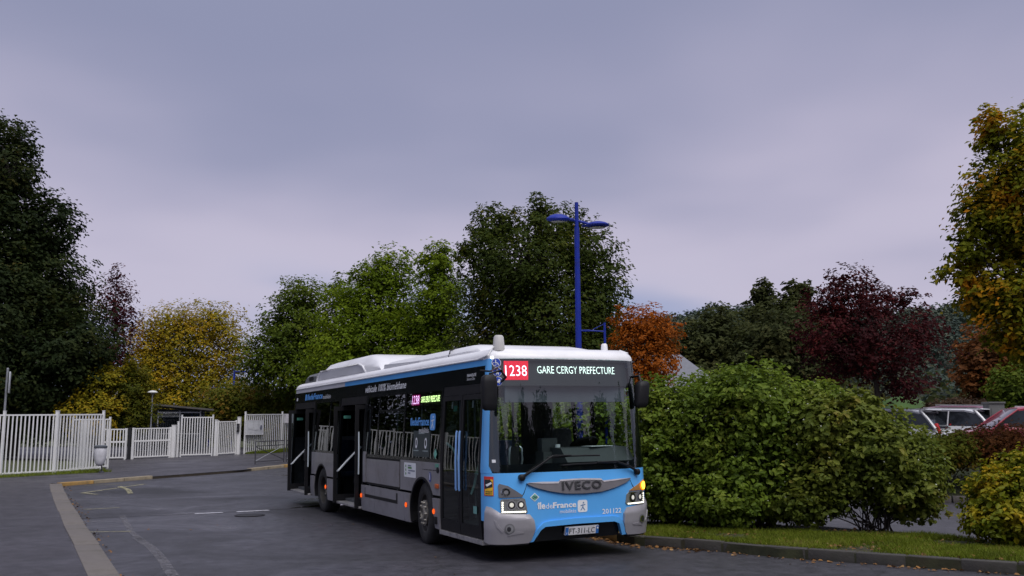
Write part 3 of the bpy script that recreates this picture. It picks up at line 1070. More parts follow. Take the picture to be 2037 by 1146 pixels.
lg = pS('emblem', [rrect(-2.38, -2.15, 1.73, 1.98, .05)], B_BTXT, off=.003)
person_icon('figure', SP, -2.265, 1.85, .2, B_WTXT, lg, .006)
po = pS('window_notice', [rect(-3.10, -2.35, 1.32, 1.72)], pm('notice_film', (.035, .05, .055), .4), off=.0005)
pS('notice_heading', [rect(-2.86, -2.60, 1.672, 1.688)], pm('notice_grey', (.30, .36, .36), .5), po, off=.003)
for cx in (-2.95, -2.53):
    pS('notice_symbol', [circ(cx, 1.53, .055, 14, .085)], B_WTXT, po, off=.003)
    pS('notice_symbol', [circ(cx, 1.535, .03, 8, .05)], B_KTXT, po, off=.005)
    pS('notice_symbol', [rect(cx - .12, cx + .12, 1.405, 1.42)], pm('notice_grey', (.30, .36, .36), .5), po, off=.003)
pS('gas_diamond', [[(-2.16, 1.38), (-2.09, 1.46), (-2.02, 1.38), (-2.09, 1.30)]], pm('gas_green', (.16, .45, .36), .5), off=.004)
stk = pS('white_sticker', [rrect(-3.47, -2.91, 0.985, 1.215, .015)], B_WTXT, off=.009)
G1, G2 = pm('sticker_green', (.10, .30, .08), .5), pm('sticker_grey', (.25, .28, .36), .5)
for q_, m_ in ((rect(-3.28, -3.12, 1.160, 1.180), G2), (rect(-3.28, -3.10, 1.122, 1.150), G1), (rect(-3.26, -2.95, 1.082, 1.102), G2), (rect(-3.28, -3.16, 1.042, 1.062), G2)):
    pS('print_line', [q_], m_, stk, off=.012)
for k in (-1, 0, 1):
    pS('sticker_dot', [circ(-3.38, 1.10 + .06 * k, .022, 8)], G1, stk, off=.012)
dis = pS('stroller_sign', [circ(-2.285, 1.03, .052, 18, .075)], pm('sign_blue', (.03, .06, .32), .45), off=.009)
pS('symbol', [rect(-2.30, -2.27, .99, 1.06), circ(-2.285, 1.075, .014, 8)], B_WTXT, dis, off=.012)
pS('exit_sticker', [rect(-2.06, -2.02, 1.18, 1.235), rect(-2.0, -1.93, 1.18, 1.235)], pm('exit_green', (.12, .42, .30), .5), off=.009)
for k in range(9):
    pS('print_mark', [rect(-2.60 + .064 * k, -2.60 + .064 * k + (.045 if k % 3 else .03), 1.128, 1.143)], B_KTXT, off=.009)
pS('round_sign', [circ(-7.72, 1.12, .03, 12, .05)], pm('sign_blue', (.03, .06, .32), .45), off=.009)
# side route display behind the glass
sd = pS('side_display', [rect(-3.50, -2.05, 2.11, 2.32)], B_INTD, off=-.05, thick=.02)
pS('route_field', [rect(-3.40, -3.03, 2.13, 2.295)], em('display_magenta', (.85, .02, .30), 1.1, .4, 200), sd, off=-.045)
snt('route_number', '1238', -3.38, -3.05, 2.145, 2.285, em('display_pink', (1.0, .55, .95), 5.0), sd, off=-.040, bold=.0)
snt('route_text', 'GARE CERGY PREFECTURE', -2.96, -2.14, 2.165, 2.26, em('display_green', (.75, 1.0, .35), 7.0), sd, off=-.040, bold=.01)

# ---------------- front door, closed: two leaves
pS('door_header', [rect(-1.885, -0.40, 2.23, 2.365)], B_TRIM, off=-.004, thick=.03)
for a_, b_ in ((-1.885, -1.865), (-0.425, -0.40)):
    pS('door_seal', [rect(a_, b_, .30, 2.23)], B_TRIM, off=.002, thick=.03)
for k, (x0, x1) in enumerate(((-1.862, -1.142), (-1.128, -0.428))):
    lf = pS('door_leaf', frame_polys(x0, x1, .30, 2.225, .055, .055, .16, .07), B_TRIM, off=.0, thick=.04)
    pS('door_glass', [rect(x0 + .055, x1 - .055, .46, 2.155)], G_DOOR, lf, off=-.012)
    xr = x1 - .05 if k == 0 else x0 + .05
    MB().tube([SP(xr - .01, 1.72, .03), SP(xr - .01, 1.70, .04), SP(xr, 1.3, .04), SP(xr + .01, .92, .04), SP(xr + .01, .90, .03)], .016, 8).build('grab_rail', B_RAILB, lf, smooth=True)
    if k == 0:
        MB().tube([SP(-1.78, 1.54, -.05), SP(-1.62, 1.46, -.09), SP(-1.42, 1.32, -.09), SP(-1.27, 1.16, -.09), SP(-1.21, 1.0, -.08), SP(-1.20, .88, -.05)], .017, 8).build('inner_rail', pm('inner_rail_teal', (.35, .62, .60), .3), lf, smooth=True)
        pS('exit_notice', [rect(-1.50, -1.36, 2.0, 2.08)], pm('exit_green', (.12, .42, .30), .5), lf, off=-.02)
        pS('exit_notice', [rect(-1.58, -1.53, 2.04, 2.14)], B_WTXT, lf, off=-.02)
    else:
        MB().tube([SP(-.46, 1.46, -.05), SP(-.60, 1.34, -.09), SP(-.74, 1.16, -.09), SP(-.83, .98, -.09), SP(-.85, .86, -.05)], .017, 8).build('inner_rail', pm('inner_rail_teal', (.35, .62, .60), .3), lf, smooth=True)
        MB().tube([SP(-.46, 1.14, -.07), SP(-.80, 1.14, -.09)], .012, 6).build('inner_rail', pm('inner_rail_teal', (.35, .62, .60), .3), lf, smooth=True)
        pS('exit_notice', [rect(-.82, -.77, 2.04, 2.14)], B_WTXT, lf, off=-.02)
        pS('exit_notice', [rect(-.66, -.54, .62, .72)], pm('exit_green2', (.16, .36, .33), .5), lf, off=.0)
for q_ in (rect(-1.89, -1.135, .235, .293), rect(-1.125, -0.34, .235, .293)):
    pS('door_sill', [q_], pm('sill_metal', (.42, .41, .41), .4, metal=.4, dirt=((.1, .09, .08), .6, 9)), off=.03, thick=.12)

# ---------------- middle and rear doors, open: leaves stand across the opening
def open_door(x0, x1, stickers=True):
    pS('door_header', [rect(x0, x1, 2.22, 2.365)], B_TRIM, off=-.004, thick=.03)
    for a_, b_ in ((x0, x0 + .06), (x1 - .05, x1)):
        pS('door_seal', [rect(a_, b_, .30, 2.22)], B_TRIM, off=.0, thick=.05)
    MB().bx(x0 + .08, x1 - .08, -1.30, -0.9, .29, .335).build('step_edge', pm('sill_metal', (.42, .41, .41), .4), BUS, bevel=.008)
    for xx, front in ((x0 + .10, False), (x1 - .12, True)):
        y0, y1 = -1.37, -0.74
        m = MB()
        m.bx(xx - .018, xx + .018, y0, y0 + .07, .30, 2.2).bx(xx - .018, xx + .018, y1 - .06, y1, .30, 2.2)
        m.bx(xx - .018, xx + .018, y0 + .07, y1 - .06, .30, .46).bx(xx - .018, xx + .018, y0 + .07, y1 - .06, 2.12, 2.2)
        lf = m.build('door_leaf', B_TRIM, BUS)
        MB().add([(xx, y0 + .07, .46), (xx, y1 - .06, .46), (xx, y1 - .06, 2.12), (xx, y0 + .07, 2.12)], [(0, 1, 2, 3)]).build('door_glass', G_OPEN, lf, recalc=False)
        if not front:
            xr = xx + .05
            MB().tube([(xr - .03, -1.29, .92), (xr, -1.28, .93), (xr, -1.14, 1.08), (xr, -0.98, 1.24), (xr, -0.82, 1.38), (xr - .03, -.81, 1.385)], .020, 8).build('grab_rail', pm('door_rail_white', (.75, .80, .82), .3), lf, smooth=True)
            MB().bx(xx + .004, xx + .006, -1.17, -1.02, 1.96, 2.02).build('exit_notice', pm('exit_green', (.12, .42, .30), .5), lf)
        else:
            MB().tube([(xx + .04, -1.31, .92), (xx + .05, -1.31, 1.3), (xx + .04, -1.31, 1.7)], .014, 8).build('grab_rail', B_RAILW, lf, smooth=True)
open_door(-7.56, -5.82)
open_door(-11.72, -9.76)
pS('rear_corner_panel', [rect(-11.75, -11.70, .32, 2.365)], B_BLACK, off=.0)

# ---------------- driver side (far side)
pL('side_band', [rect(-11.75, -0.395, 2.365, 2.60)], B_BLACK, thick=.03)
pL('blue_stripe', [rect(-11.75, -0.40, 2.602, 2.683)], B_BLUE, off=.004, thick=.03)
pL('side_panel', [arch_panel(-11.75, -5.0, .30, 1.25, ARC_R), arch_panel(-5.0, -0.40, .30, 1.25, ARC_F)], B_SILV, thick=.04)
pL('window_frame', [rect(-11.75, -0.40, 1.25, 1.31), rect(-11.75, -0.40, 2.31, 2.365)] + [rect(x - .04, x + .04, 1.31, 2.31) for x in (-11.71, -10.2, -8.6, -7.0, -5.4, -3.8, -2.2, -1.6, -.44)], B_BLACK, off=.002, thick=.03)
prev = None
for a, b in ((-11.67, -10.24), (-10.16, -8.64), (-8.56, -7.04), (-6.96, -5.44), (-5.36, -3.84), (-3.76, -2.24), (-2.16, -1.64), (-1.56, -.48)):
    pL('side_window', [rect(a, b, 1.31, 2.31)], glass('driver_side_glass', (0.84, 0.90, 0.87)) if b > -5.3 else G_SIDE, off=-.006)

# ---------------- front end
W_ = 1.2549
intake_edge = [(.694, .285), (.66, .37), (.625, .445), (.546, .471), (0, .476), (-.519, .462), (-.576, .427), (-.668, .283)]
pF('front_panel', [[(-hw(.55), .55), (-hw(1.168), 1.168), (hw(1.168), 1.168), (hw(.55), .55), (.80, .50), (.79, .285)] + intake_edge + [(-.73, .275), (-.70, .50)]], B_BLUE, off=0, thick=.03)
pF('intake_rim', [[(.775, .285), (.70, .44), (.634, .521), (.519, .546), (0, .551), (-.446, .534), (-.542, .518), (-.624, .441), (-.722, .272)] + intake_edge[::-1]], B_BLUE, off=.026, thick=.06)
pF('lower_intake', [[(.70, .262), (.66, .47), (-.66, .47), (-.70, .255)]], B_BLACK, off=-.05)
# silver bumper corners with a ledge on top
bl = [(-1.235, .742), (-1.20, .732), (-1.144, .690), (-1.108, .662), (-0.90, .640), (-0.728, .632), (-0.668, .555), (-0.657, .442), (-0.699, .307), (-0.736, .270), (-1.0, .258), (-1.20, .262), (-1.228, .29)]
br = [(-y if y > -1.2 else -y, z) for y, z in bl]
br = [(y + (.05 if y < .8 else 0), z + .012) for y, z in br][::-1]
BTOP = [(.60, .50), (.66, .56), (.728, .632), (.9, .640), (1.108, .662), (1.144, .69), (1.2, .732), (1.235, .742), (1.3, .75)]
def FPb(s, z, off):
    # the upper band of the bumper leans back like a ledge
    y = abs(fp0(s, z).y)
    k = max(0.0, min(1.0, (lerp(y, BTOP) + .012 - z) / .075))
    return FPs(s, z, .004 + (off - .004) * k if off > 0 else off)
for pts in (bl, br):
    bp_ = patch('bumper_corner', [pts], FPb, B_BUMP, BUS, .034, .06, S_CUTS, tuple(np.arange(.25, .8, .025)), conv=lambda y, z: (y2s(y, z), z))
    cx, cz = (-0.992, .456) if pts is bl else (1.045, .468)
    sg = 1 if pts is bl else -1
    pF('fog_recess', [circ(cx, cz, .062, 22, .068)], pm('fog_bezel', (.16, .16, .17), .4), bp_, off=.038)
    pF('fog_lamp', [circ(cx, cz, .045, 20, .05)], B_CHROME, bp_, off=.042)
    pF('fog_lens', [circ(cx - .008 * sg, cz, .024, 14, .028)], pm('lens_dark', (.03, .03, .035), .08), bp_, off=.045)
    pF('crease', [[(cx - .17 * sg, cz + .11), (cx - .155 * sg, cz + .11), (cx - .12 * sg, cz + .04), (cx - .07 * sg, cz - .02), (cx - .08 * sg, cz - .045), (cx - .14 * sg, cz + .02)]], B_BUMP, bp_, off=.041, thick=.008)
    pF('crease', [[(cx + .07 * sg, cz - .03), (cx + .18 * sg, cz - .04), (cx + .18 * sg, cz - .055), (cx + .06 * sg, cz - .07), (cx - .02 * sg, cz - .085), (cx + .0 * sg, cz - .07)]], B_BUMP, bp_, off=.041, thick=.008)
for q_ in (rect(-1.20, -.73, .235, .26), rect(.79, 1.20, .245, .272)):
    pF('bumper_lip', [q_], B_TRIM, off=.01, thick=.05)

# headlights
LED = em('daylight_led', (1.0, 0.96, 0.82), 2.4, .3, 60)
for sgn in (-1, 1):
    if sgn < 0:
        hp = [(-1.094, .672), (-1.07, .645), (-0.785, .640), (-0.757, .660), (-.790, .828), (-.818, .845), (-1.083, .835), (-1.10, .815)]
        X0, X1 = -1.085, -.78
    else:
        hp = [(.757, .706), (.778, .682), (1.131, .662), (1.142, .68), (1.14, .838), (1.128, .850), (.827, .855), (.778, .815)]
        X0, X1 = .79, 1.13
    hl = pF('headlight', [hp], pm('lamp_housing', (.30, .31, .30), .22, metal=.5), off=.012, thick=.03)
    zc_ = .752 if sgn < 0 else .765
    cs = (-.965, -.845) if sgn < 0 else (.885, 1.035)
    for i, c in enumerate(cs):
        pF('reflector', [circ(c, zc_ + .005, .062, 22, .066)], B_CHROME, hl, off=.016, thick=.0)
        pF('lens_ring', [circ(c, zc_ + .005, .046, 20, .050)], pm('lens_dark', (.03, .03, .035), .08), hl, off=.019)
        pF('lens_core', [circ(c, zc_ + .008, .026, 16, .030)], em('dipped_beam', (1.0, .97, .88), .55, .3, 60), hl, off=.022)
    zb = .668 if sgn < 0 else .690
    nled = 11
    strips = []
    for k in range(nled):
        a = X0 + (X1 - X0) * (k + .12) / nled
        b = X0 + (X1 - X0) * (k + .88) / nled
        strips.append(rect(a, b, zb - .006, zb + .010))
    out = X0 + .004 if sgn < 0 else X1 - .004
    for k in range(4):
        strips.append(rect(min(out, out - sgn * -.0 + (.016 if sgn < 0 else -.016)), max(out, out + (.016 if sgn < 0 else -.016)), zb + .022 + .030 * k, zb + .042 + .030 * k))
    pF('led_strip', strips, LED, hl, off=.020)
    pF('chrome_edge', [rect(min(X0, X1) + .03, max(X0, X1) - .04, .822 if sgn < 0 else .832, .832 if sgn < 0 else .842)], B_CHROME, hl, off=.018)
# indicators above the headlights
tl = pF('indicator_lamp', [[(-1.117, .865), (-1.12, 1.01), (-1.106, 1.034), (-1.003, 1.004), (-.90, .935), (-.816, .876), (-.827, .858), (-1.10, .853)]], pm('indicator_grey', (.15, .15, .16), .3), off=.010, thick=.03)
pF('bulb_bowl', [circ(-1.035, .925, .055, 20, .050)], B_CHROME, tl, off=.014)
pF('bulb', [circ(-1.03, .922, .026, 14)], pm('bulb_grey', (.2, .2, .21), .2), tl, off=.018)
tr_ = pF('indicator_lamp', [[(.827, .866), (.912, .905), (1.04, .955), (1.165, 1.005), (1.19, .99), (1.20, .87), (1.129, .858)]], pm('indicator_amber_cover', (.42, .20, .06), .25), off=.010, thick=.03)
pF('bulb', [circ(1.135, .925, .052, 18, .055)], em('indicator_lit', (1.0, .42, .03), 4.0, .1), tr_, off=.018)
pF('bulb_glow', [circ(1.125, .92, .075, 18, .065)], em('indicator_lit_soft', (1.0, .28, .02), 1.1, .2), tr_, off=.015)
# grille blade with the maker's name
lens = [(-.765, 1.030), (-.74, 1.010), (-.651, .972), (-.44, .915), (-.218, .882), (.066, .870), (.332, .881), (.558, .921), (.775, .984), (.865, 1.037), (.62, 1.032), (.372, 1.022), (.341, 1.050), (0.03, 1.064), (-.286, 1.060), (-.307, 1.034), (-.55, 1.040)]
gb = pF('grille_blade', [lens], B_GRILLE, off=.030, thick=.06)
pF('blade_edge', [[(-.762, 1.036), (-.55, 1.043), (-.307, 1.036), (-.286, 1.062), (.03, 1.067), (.341, 1.053), (.372, 1.025), (.62, 1.036), (.862, 1.041), (.62, 1.018), (.385, 1.004), (.355, 1.030), (.03, 1.046), (-.296, 1.040), (-.32, 1.012), (-.55, 1.018)]], pm('blade_bright', (.62, .60, .63), .35, metal=.2), gb, off=.036, thick=.01)
fnt('maker_letters', 'IVECO', -.272, .338, .921, 1.030, pm('letter_chrome', (.10, .10, .105), .25, metal=.6), gb, off=.044, bold=.025, space=1.12)
fnt('maker_letter_shine', 'IVECO', -.266, .344, .933, 1.036, pm('letter_highlight', (.55, .55, .57), .2, metal=.8), gb, off=.039, bold=.02, space=1.12)  # pale shifted copy of the letters, a painted highlight along their edges
for q_ in ([(-.757, 1.02), (-.750, 1.025), (-.80, .90), (-.83, .862), (-.838, .866), (-.805, .91)], [(.862, 1.02), (.855, 1.025), (.90, .93), (.93, .90), (.936, .906), (.905, .94)]):
    pF('panel_seam', [q_], B_TRIM, off=.003)
# logos on the front panel
fnt('lettering', 'île', -.622, -.508, .690, .782, B_WTXT, off=.004, bold=.03)
fnt('lettering', 'de', -.500, -.405, .692, .765, B_WTXT, off=.004)
fnt('lettering', 'France', -.398, -.046, .692, .770, B_WTXT, off=.004, bold=.03)
fnt('lettering', 'mobilités', -.297, -.049, .622, .672, B_WTXT, off=.004)
em_ = pF('emblem', [rrect(-.025, .125, .622, .782, .03)], B_WTXT, off=.003)
person_icon('figure', FP, .052, .70, .115, pm('figure_blue', (.10, .22, .42), .5), em_, .007)
fnt('fleet_number', '201122', .362, .680, .578, .645, B_WTXT, off=.004, bold=.012)
dm = pF('gas_diamond', [[(-.722, .848), (-.657, .905), (-.592, .848), (-.657, .792)]], B_WTXT, off=.003)
pF('diamond_field', [[(-.708, .848), (-.657, .893), (-.606, .848), (-.657, .804)]], pm('gas_green', (.16, .45, .36), .5), dm, off=.005)
fnt('lettering', 'CNG', -.69, -.622, .832, .866, B_KTXT, dm, off=.007, bold=.02)
# number plate
pl = pF('number_plate', [rect(-.215, .300, .333, .437)], pm('plate_white', (.78, .78, .80), .4), off=.012, thick=.03)
for q_ in (rect(-.214, -.168, .334, .436), rect(.256, .299, .334, .436)):
    pF('plate_band', [q_], pm('plate_blue', (.03, .16, .50), .4), pl, off=.015)
fnt('plate_number', 'FT-311-LC', -.155, .235, .350, .420, B_KTXT, pl, off=.016, bold=.0)
fnt('plate_letter', 'F', -.200, -.183, .343, .368, B_WTXT, pl, off=.018)
pF('plate_dot', [circ(.278, .408, .014, 8)], B_WTXT, pl, off=.018)
# warning sticker, half round the corner
ws = pF('warning_sticker', [[(-1.2455, 1.128), (-1.165, 1.125), (-1.170, .876), (-1.2465, .878)]], pm('warn_red', (.62, .04, .03), .5), off=.006)
pF('warning_field', [[(-1.241, 1.09), (-1.173, 1.088), (-1.177, .886), (-1.242, .888)]], pm('warn_yellow', (.80, .48, .03), .5), ws, off=.009)
pF('warning_symbol', [[(-1.241, 1.088), (-1.20, 1.088), (-1.178, 1.05), (-1.178, .99), (-1.241, .965)]], B_KTXT, ws, off=.011)
pF('warning_symbol', [[(-1.236, 1.02), (-1.19, 1.055), (-1.181, 1.035), (-1.225, .995)]], B_WTXT, ws, off=.013)
fnt('lettering', 'ANGLES', -1.237, -1.181, .925, .945, B_KTXT, ws, off=.012, bold=.02)
fnt('lettering', 'MORTS', -1.237, -1.184, .897, .917, B_KTXT, ws, off=.012, bold=.02)

# windscreen, pillars
WSL, WSR = -.965, .985
def wy(k, z): return k * hw(z)
ws_poly = [(wy(WSL, 1.26), 1.26), (wy(WSL, 1.19) + .03, 1.19), (wy(WSL, 1.17) + .10, 1.172), (0, 1.168), (wy(WSR, 1.17) - .05, 1.172), (wy(WSR, 1.22), 1.22), (wy(WSR, 2.64), 2.64), (wy(WSR, 2.68) - .03, 2.685), (0, 2.70), (wy(WSL, 2.68) + .05, 2.69), (wy(WSL, 2.66), 2.66)]
wsg = pF('windscreen', [ws_poly], G_FRONT, off=.002)
pF('screen_frit', [[(wy(WSL, 1.26), 1.26), (wy(WSL, 1.17) + .06, 1.175), (0, 1.17), (wy(WSR, 1.17) - .03, 1.175), (wy(WSR, 1.28), 1.28), (0, 1.285), (wy(WSL, 1.3) + .14, 1.275), (wy(WSL, 1.35) + .10, 1.36), (wy(WSL, 2.3) + .07, 2.3), (wy(WSL, 2.66) + .04, 2.66), (wy(WSL, 2.66), 2.66)],
                   [(wy(WSR, 1.28), 1.28), (wy(WSR, 2.66), 2.66), (wy(WSR, 2.66) - .14, 2.66), (wy(WSR, 2.3) - .16, 2.3), (wy(WSR, 1.35) - .16, 1.35), (wy(WSR, 1.28) - .3, 1.282)],
                   [(wy(WSL, 2.66) + .04, 2.655), (wy(WSR, 2.66) - .14, 2.655), (wy(WSR, 2.66), 2.68), (0, 2.697), (wy(WSL, 2.66), 2.685)]], B_BLACK, wsg, off=-.006)
pF('screen_pillar', [[(-hw(1.168), 1.168), (wy(WSL, 1.168) + .03, 1.168), (wy(WSL, 1.26), 1.26), (wy(WSL, 2.66), 2.66), (wy(WSL, 2.69), 2.69), (-hw(2.69), 2.69)]], B_BLUE, off=.004, thick=.03)
pF('screen_pillar', [[(hw(1.168), 1.168), (wy(WSR, 1.168), 1.168), (wy(WSR, 2.69), 2.69), (hw(2.69), 2.69)]], B_BLACK, off=.003, thick=.03)
MB().lathe([(.018, 0), (.018, .012)], (0, 0, 0), 'X', 10).build('corner_lamp', em('corner_led', (1, 1, 1), 2.5), BUS).location = FP(-1.118, 2.70, .01)
# destination display behind the top of the screen
dsp = pF('destination_display', [[(-1.09, 2.325), (1.02, 2.325), (1.0, 2.685), (-1.07, 2.685)]], pm('display_face', (.022, .022, .024), .5), off=-.045, thick=.05)
pF('route_field', [[(-.985, 2.402), (-.640, 2.402), (-.626, 2.662), (-.975, 2.662)]], em('display_red', (1.0, .012, .045), .85, .35, 70), dsp, off=-.040)
fnt('route_number', '1238', -.960, -.655, 2.455, 2.600, em('display_number', (1.0, .72, .90), 2.2, .3, 90), dsp, off=-.034, bold=-.006)
fnt('route_text', 'GARE CERGY PREFECTURE', -.500, .760, 2.492, 2.592, em('display_white', (.85, 1.0, .95), 1.9, .5, 60), dsp, off=-.034, bold=-.008)
# access pictograms on the screen corner
for (y, z, s) in ((-1.070, 2.632, 0), (-1.066, 2.508, 1), (-1.062, 2.380, 2)):
    pc = pF('access_sign', [circ(y, z, .054, 22, .062)], B_WTXT, BUS, off=.006)
    pF('sign_field', [circ(y, z, .048, 22, .056)], pm('sign_blue2', (.015, .06, .42), .4), pc, off=.009)
    if s == 0:
        q = [circ(y - .008, z + .032, .008, 8), rect(y - .014, y - .004, z - .005, z + .022), rect(y - .014, y + .012, z - .009, z + .001), [(y + .008, z - .005), (y + .018, z - .005), (y + .026, z - .036), (y + .017, z - .038)],
             [(y - .022 + .024 * math.cos(t), z - .018 + .024 * math.sin(t)) for t in np.linspace(1.6, 6.0, 10)] + [(y - .022 + .018 * math.cos(t), z - .018 + .018 * math.sin(t)) for t in np.linspace(6.0, 1.6, 10)]]
    elif s == 1:
        q = [circ(y, z + .034, .009, 8), [(y - .010, z + .022), (y + .010, z + .022), (y + .016, z - .01), (y + .016, z - .04), (y + .006, z - .04), (y, z - .015), (y - .012, z - .04), (y - .02, z - .04), (y - .010, z - .008)]]
    else:
        q = [[(y - .034, z + .004), (y + .030, z + .004), (y + .018, z - .018), (y - .022, z - .018)], circ(y - .018, z - .028, .006, 8), circ(y + .014, z - .028, .006, 8), [(y, z + .006), (y + .026, z + .006), (y + .022, z + .026), (y + .006, z + .030)]]
    pF('sign_symbol', q, B_WTXT, pc, off=.012)
pF('screen_sticker', [rect(-1.175, -1.135, 1.305, 1.345)], B_WTXT, wsg, off=.006)
# wipers
def wiper(pts, blade):
    w = MB().tube([FP(y, z, o) for y, z, o in pts], [.022, .016, .012, .010], 6).build('wiper_arm', B_TRIM, BUS, smooth=True)
    MB().tube([FP(y, z, .02) for y, z in blade], .011, 6).build('wiper_blade', B_TRIM, w, smooth=True)
    y, z, o = pts[0]
    c = FP(y, z, .02)
    MB().lathe([(.04, -.05), (.045, .03), (.025, .045)], c, 'X', 14).build('wiper_pivot', B_TRIM, w, smooth=True)
wiper([(-.826, 1.107, .04), (-.60, 1.245, .06), (-.377, 1.375, .045), (-.10, 1.374, .04)], [(-.45, 1.352), (-.1, 1.366), (.15, 1.366), (.357, 1.362)])
wiper([(.991, 1.117, .04), (.80, 1.205, .06), (.607, 1.272, .045), (.30, 1.270, .04)], [(.66, 1.250), (.3, 1.258), (0, 1.256), (-.24, 1.248)])

# mirrors
def mirror(c, w, h, d, arm, lean):
    m = MB()
    rings = []
    for t, k in ((0, .55), (.06, .86), (.2, 1), (.8, 1.0), (.94, .88), (1, .55)):
        z = c[2] - h / 2 + h * t
        rings.append([(c[0] + d / 2 * k * math.copysign(abs(math.cos(a)) ** .6, math.cos(a)), c[1] + w / 2 * k * math.copysign(abs(math.sin(a)) ** .6, math.sin(a)) + lean * (t - .5), z) for a in np.linspace(0, 2 * PI, 17)[:-1]])
    mo = m.loft(rings).build('mirror', B_TRIM, BUS, smooth=True)
    MB().tube(arm, [.018] * len(arm), 8).build('mirror_arm', B_TRIM, mo, smooth=True)
    MB().bx(c[0] - d * .52, c[0] - d * .50, c[1] - w * .38, c[1] + w * .38, c[2] - h * .38, c[2] + h * .38).build('mirror_glass', B_CHROME, mo)
mirror((.16, -1.372, 2.215), .215, .46, .13, [FP(-1.02, 2.38, .0), FP(-.98, 2.42, .12), Vector((.17, -1.20, 2.50)), Vector((.17, -1.36, 2.46)), Vector((.16, -1.38, 2.30))], .0)
MB().tube([Vector((.10, -1.47, 2.50)), Vector((.17, -1.36, 2.49)), FP(-1.06, 2.56, .01)], .012, 6).build('mirror_brace', B_TRIM, BUS, smooth=True)
mirror((-.13, 1.165, 2.20), .20, .38, .15, [Vector((-.33, 1.15, 2.46)), Vector((-.20, 1.18, 2.47)), Vector((-.13, 1.165, 2.36))], .05)

# ---------------- roof equipment
def pod(name, x0, x1, yh, z0, z1, fr, rr, mat, top=.78, edge=.10):
    rings = []
    N = 9
    for t in (0.0, .05, .12, .25, .5, .75, .88, .95, 1.0):
        x = x0 + (x1 - x0) * t
        L = abs(x1 - x0) * t
        zt = z1
        dr, df = (x - x0), (x1 - x)
        if dr < rr: zt = z0 + (z1 - z0) * (.25 + .75 * math.sin(PI / 2 * dr / rr))
        if df < fr: zt = min(zt, z0 + (z1 - z0) * (.12 + .88 * math.sin(PI / 2 * df / fr)))
        k = (zt - z0) / (z1 - z0)
        yt = yh * (1 - (1 - top) * k)
        rings.append([(x, -yh, z0 - .03), (x, -yh, z0 + (zt - z0) * .35), (x, -(yt + edge * .3), zt - (zt - z0) * .22), (x, -yt + .03, zt - .015), (x, -yt + .15, zt),
                      (x, yt - .15, zt), (x, yt - .03, zt - .015), (x, yt + edge * .3, zt - (zt - z0) * .22), (x, yh, z0 + (zt - z0) * .35), (x, yh, z0 - .03)])
    return MB().loft(rings).build(name, mat, BUS, smooth=True, recalc=True)
gp = pod('gas_tank_cover', -10.45, -5.55, 1.0, 2.83, 3.22, 1.3, .75, B_WHITE, top=.84)
MB().add([(-10.25, -1.006, 2.86), (-6.55, -1.006, 2.86), (-6.75, -1.006, 2.98), (-7.05, -1.0, 3.03), (-10.05, -1.0, 3.03), (-10.2, -1.006, 2.98)], [(0, 1, 2, 3, 4, 5)]).build('cover_panel', B_LGREY, gp)
MB().tube([(-10.28, -1.0, 2.85), (-10.22, -1.008, 2.98), (-10.05, -1.0, 3.045), (-7.05, -1.0, 3.045), (-6.72, -1.008, 2.98), (-6.5, -1.0, 2.85)], .02, 6).build('cover_trim', B_WHITE, gp, smooth=True)
p2 = pod('air_conditioner_cover', -5.50, -0.95, .98, 2.82, 2.985, .5, .12, B_WHITE, top=.92, edge=.05)
MB().add([(-5.42, -.985, 2.84), (-3.6, -.985, 2.84), (-3.45, -.985, 2.87), (-5.42, -.975, 2.925)], [(0, 1, 2, 3)]).build('cover_panel', B_LGREY, p2)
MB().tube([(-2.2, -.985, 2.83), (-2.2, -.96, 2.94), (-2.2, -.85, 2.99)], .010, 5).build('cover_seam', B_TRIM, p2)
ru = MB()
ru.loft([[(x, y * k, z) for y, z in ((-1.0, 2.78), (-.99, 2.80 + h * .7), (-.92, 2.80 + h), (.92, 2.80 + h), (.99, 2.80 + h * .7), (1.0, 2.78))] for x, h, k in ((-11.8, .03, .94), (-11.65, .16, .98), (-11.4, .235, 1), (-10.5, .25, 1))])
ruo = ru.build('rear_cooler', pm('cooler_grey', (.11, .115, .125), .5), BUS, smooth=True)
MB().bx(-11.15, -10.75, -1.002, -.95, 2.88, 2.98).build('cooler_grille', B_TRIM, ruo)
MB().lathe([(.085, 0), (.082, .05), (.068, .19), (.05, .215)], (-0.36, -.985, 2.80), n=18).build('antenna_dome', pm('antenna_grey', (.52, .51, .50), .5), BUS, smooth=True)
MB().lathe([(.055, 0), (.05, .05), (.046, .12), (.03, .14)], (-0.58, .835, 2.82), n=14).build('antenna_dome', B_WHITE, BUS, smooth=True)
MB().tube([(-0.55, 1.0, 2.80), (-.45, 1.02, 2.85), (-.30, 1.06, 2.80)], .012, 6).build('roof_edge_rail', B_WHITE, BUS, smooth=True)

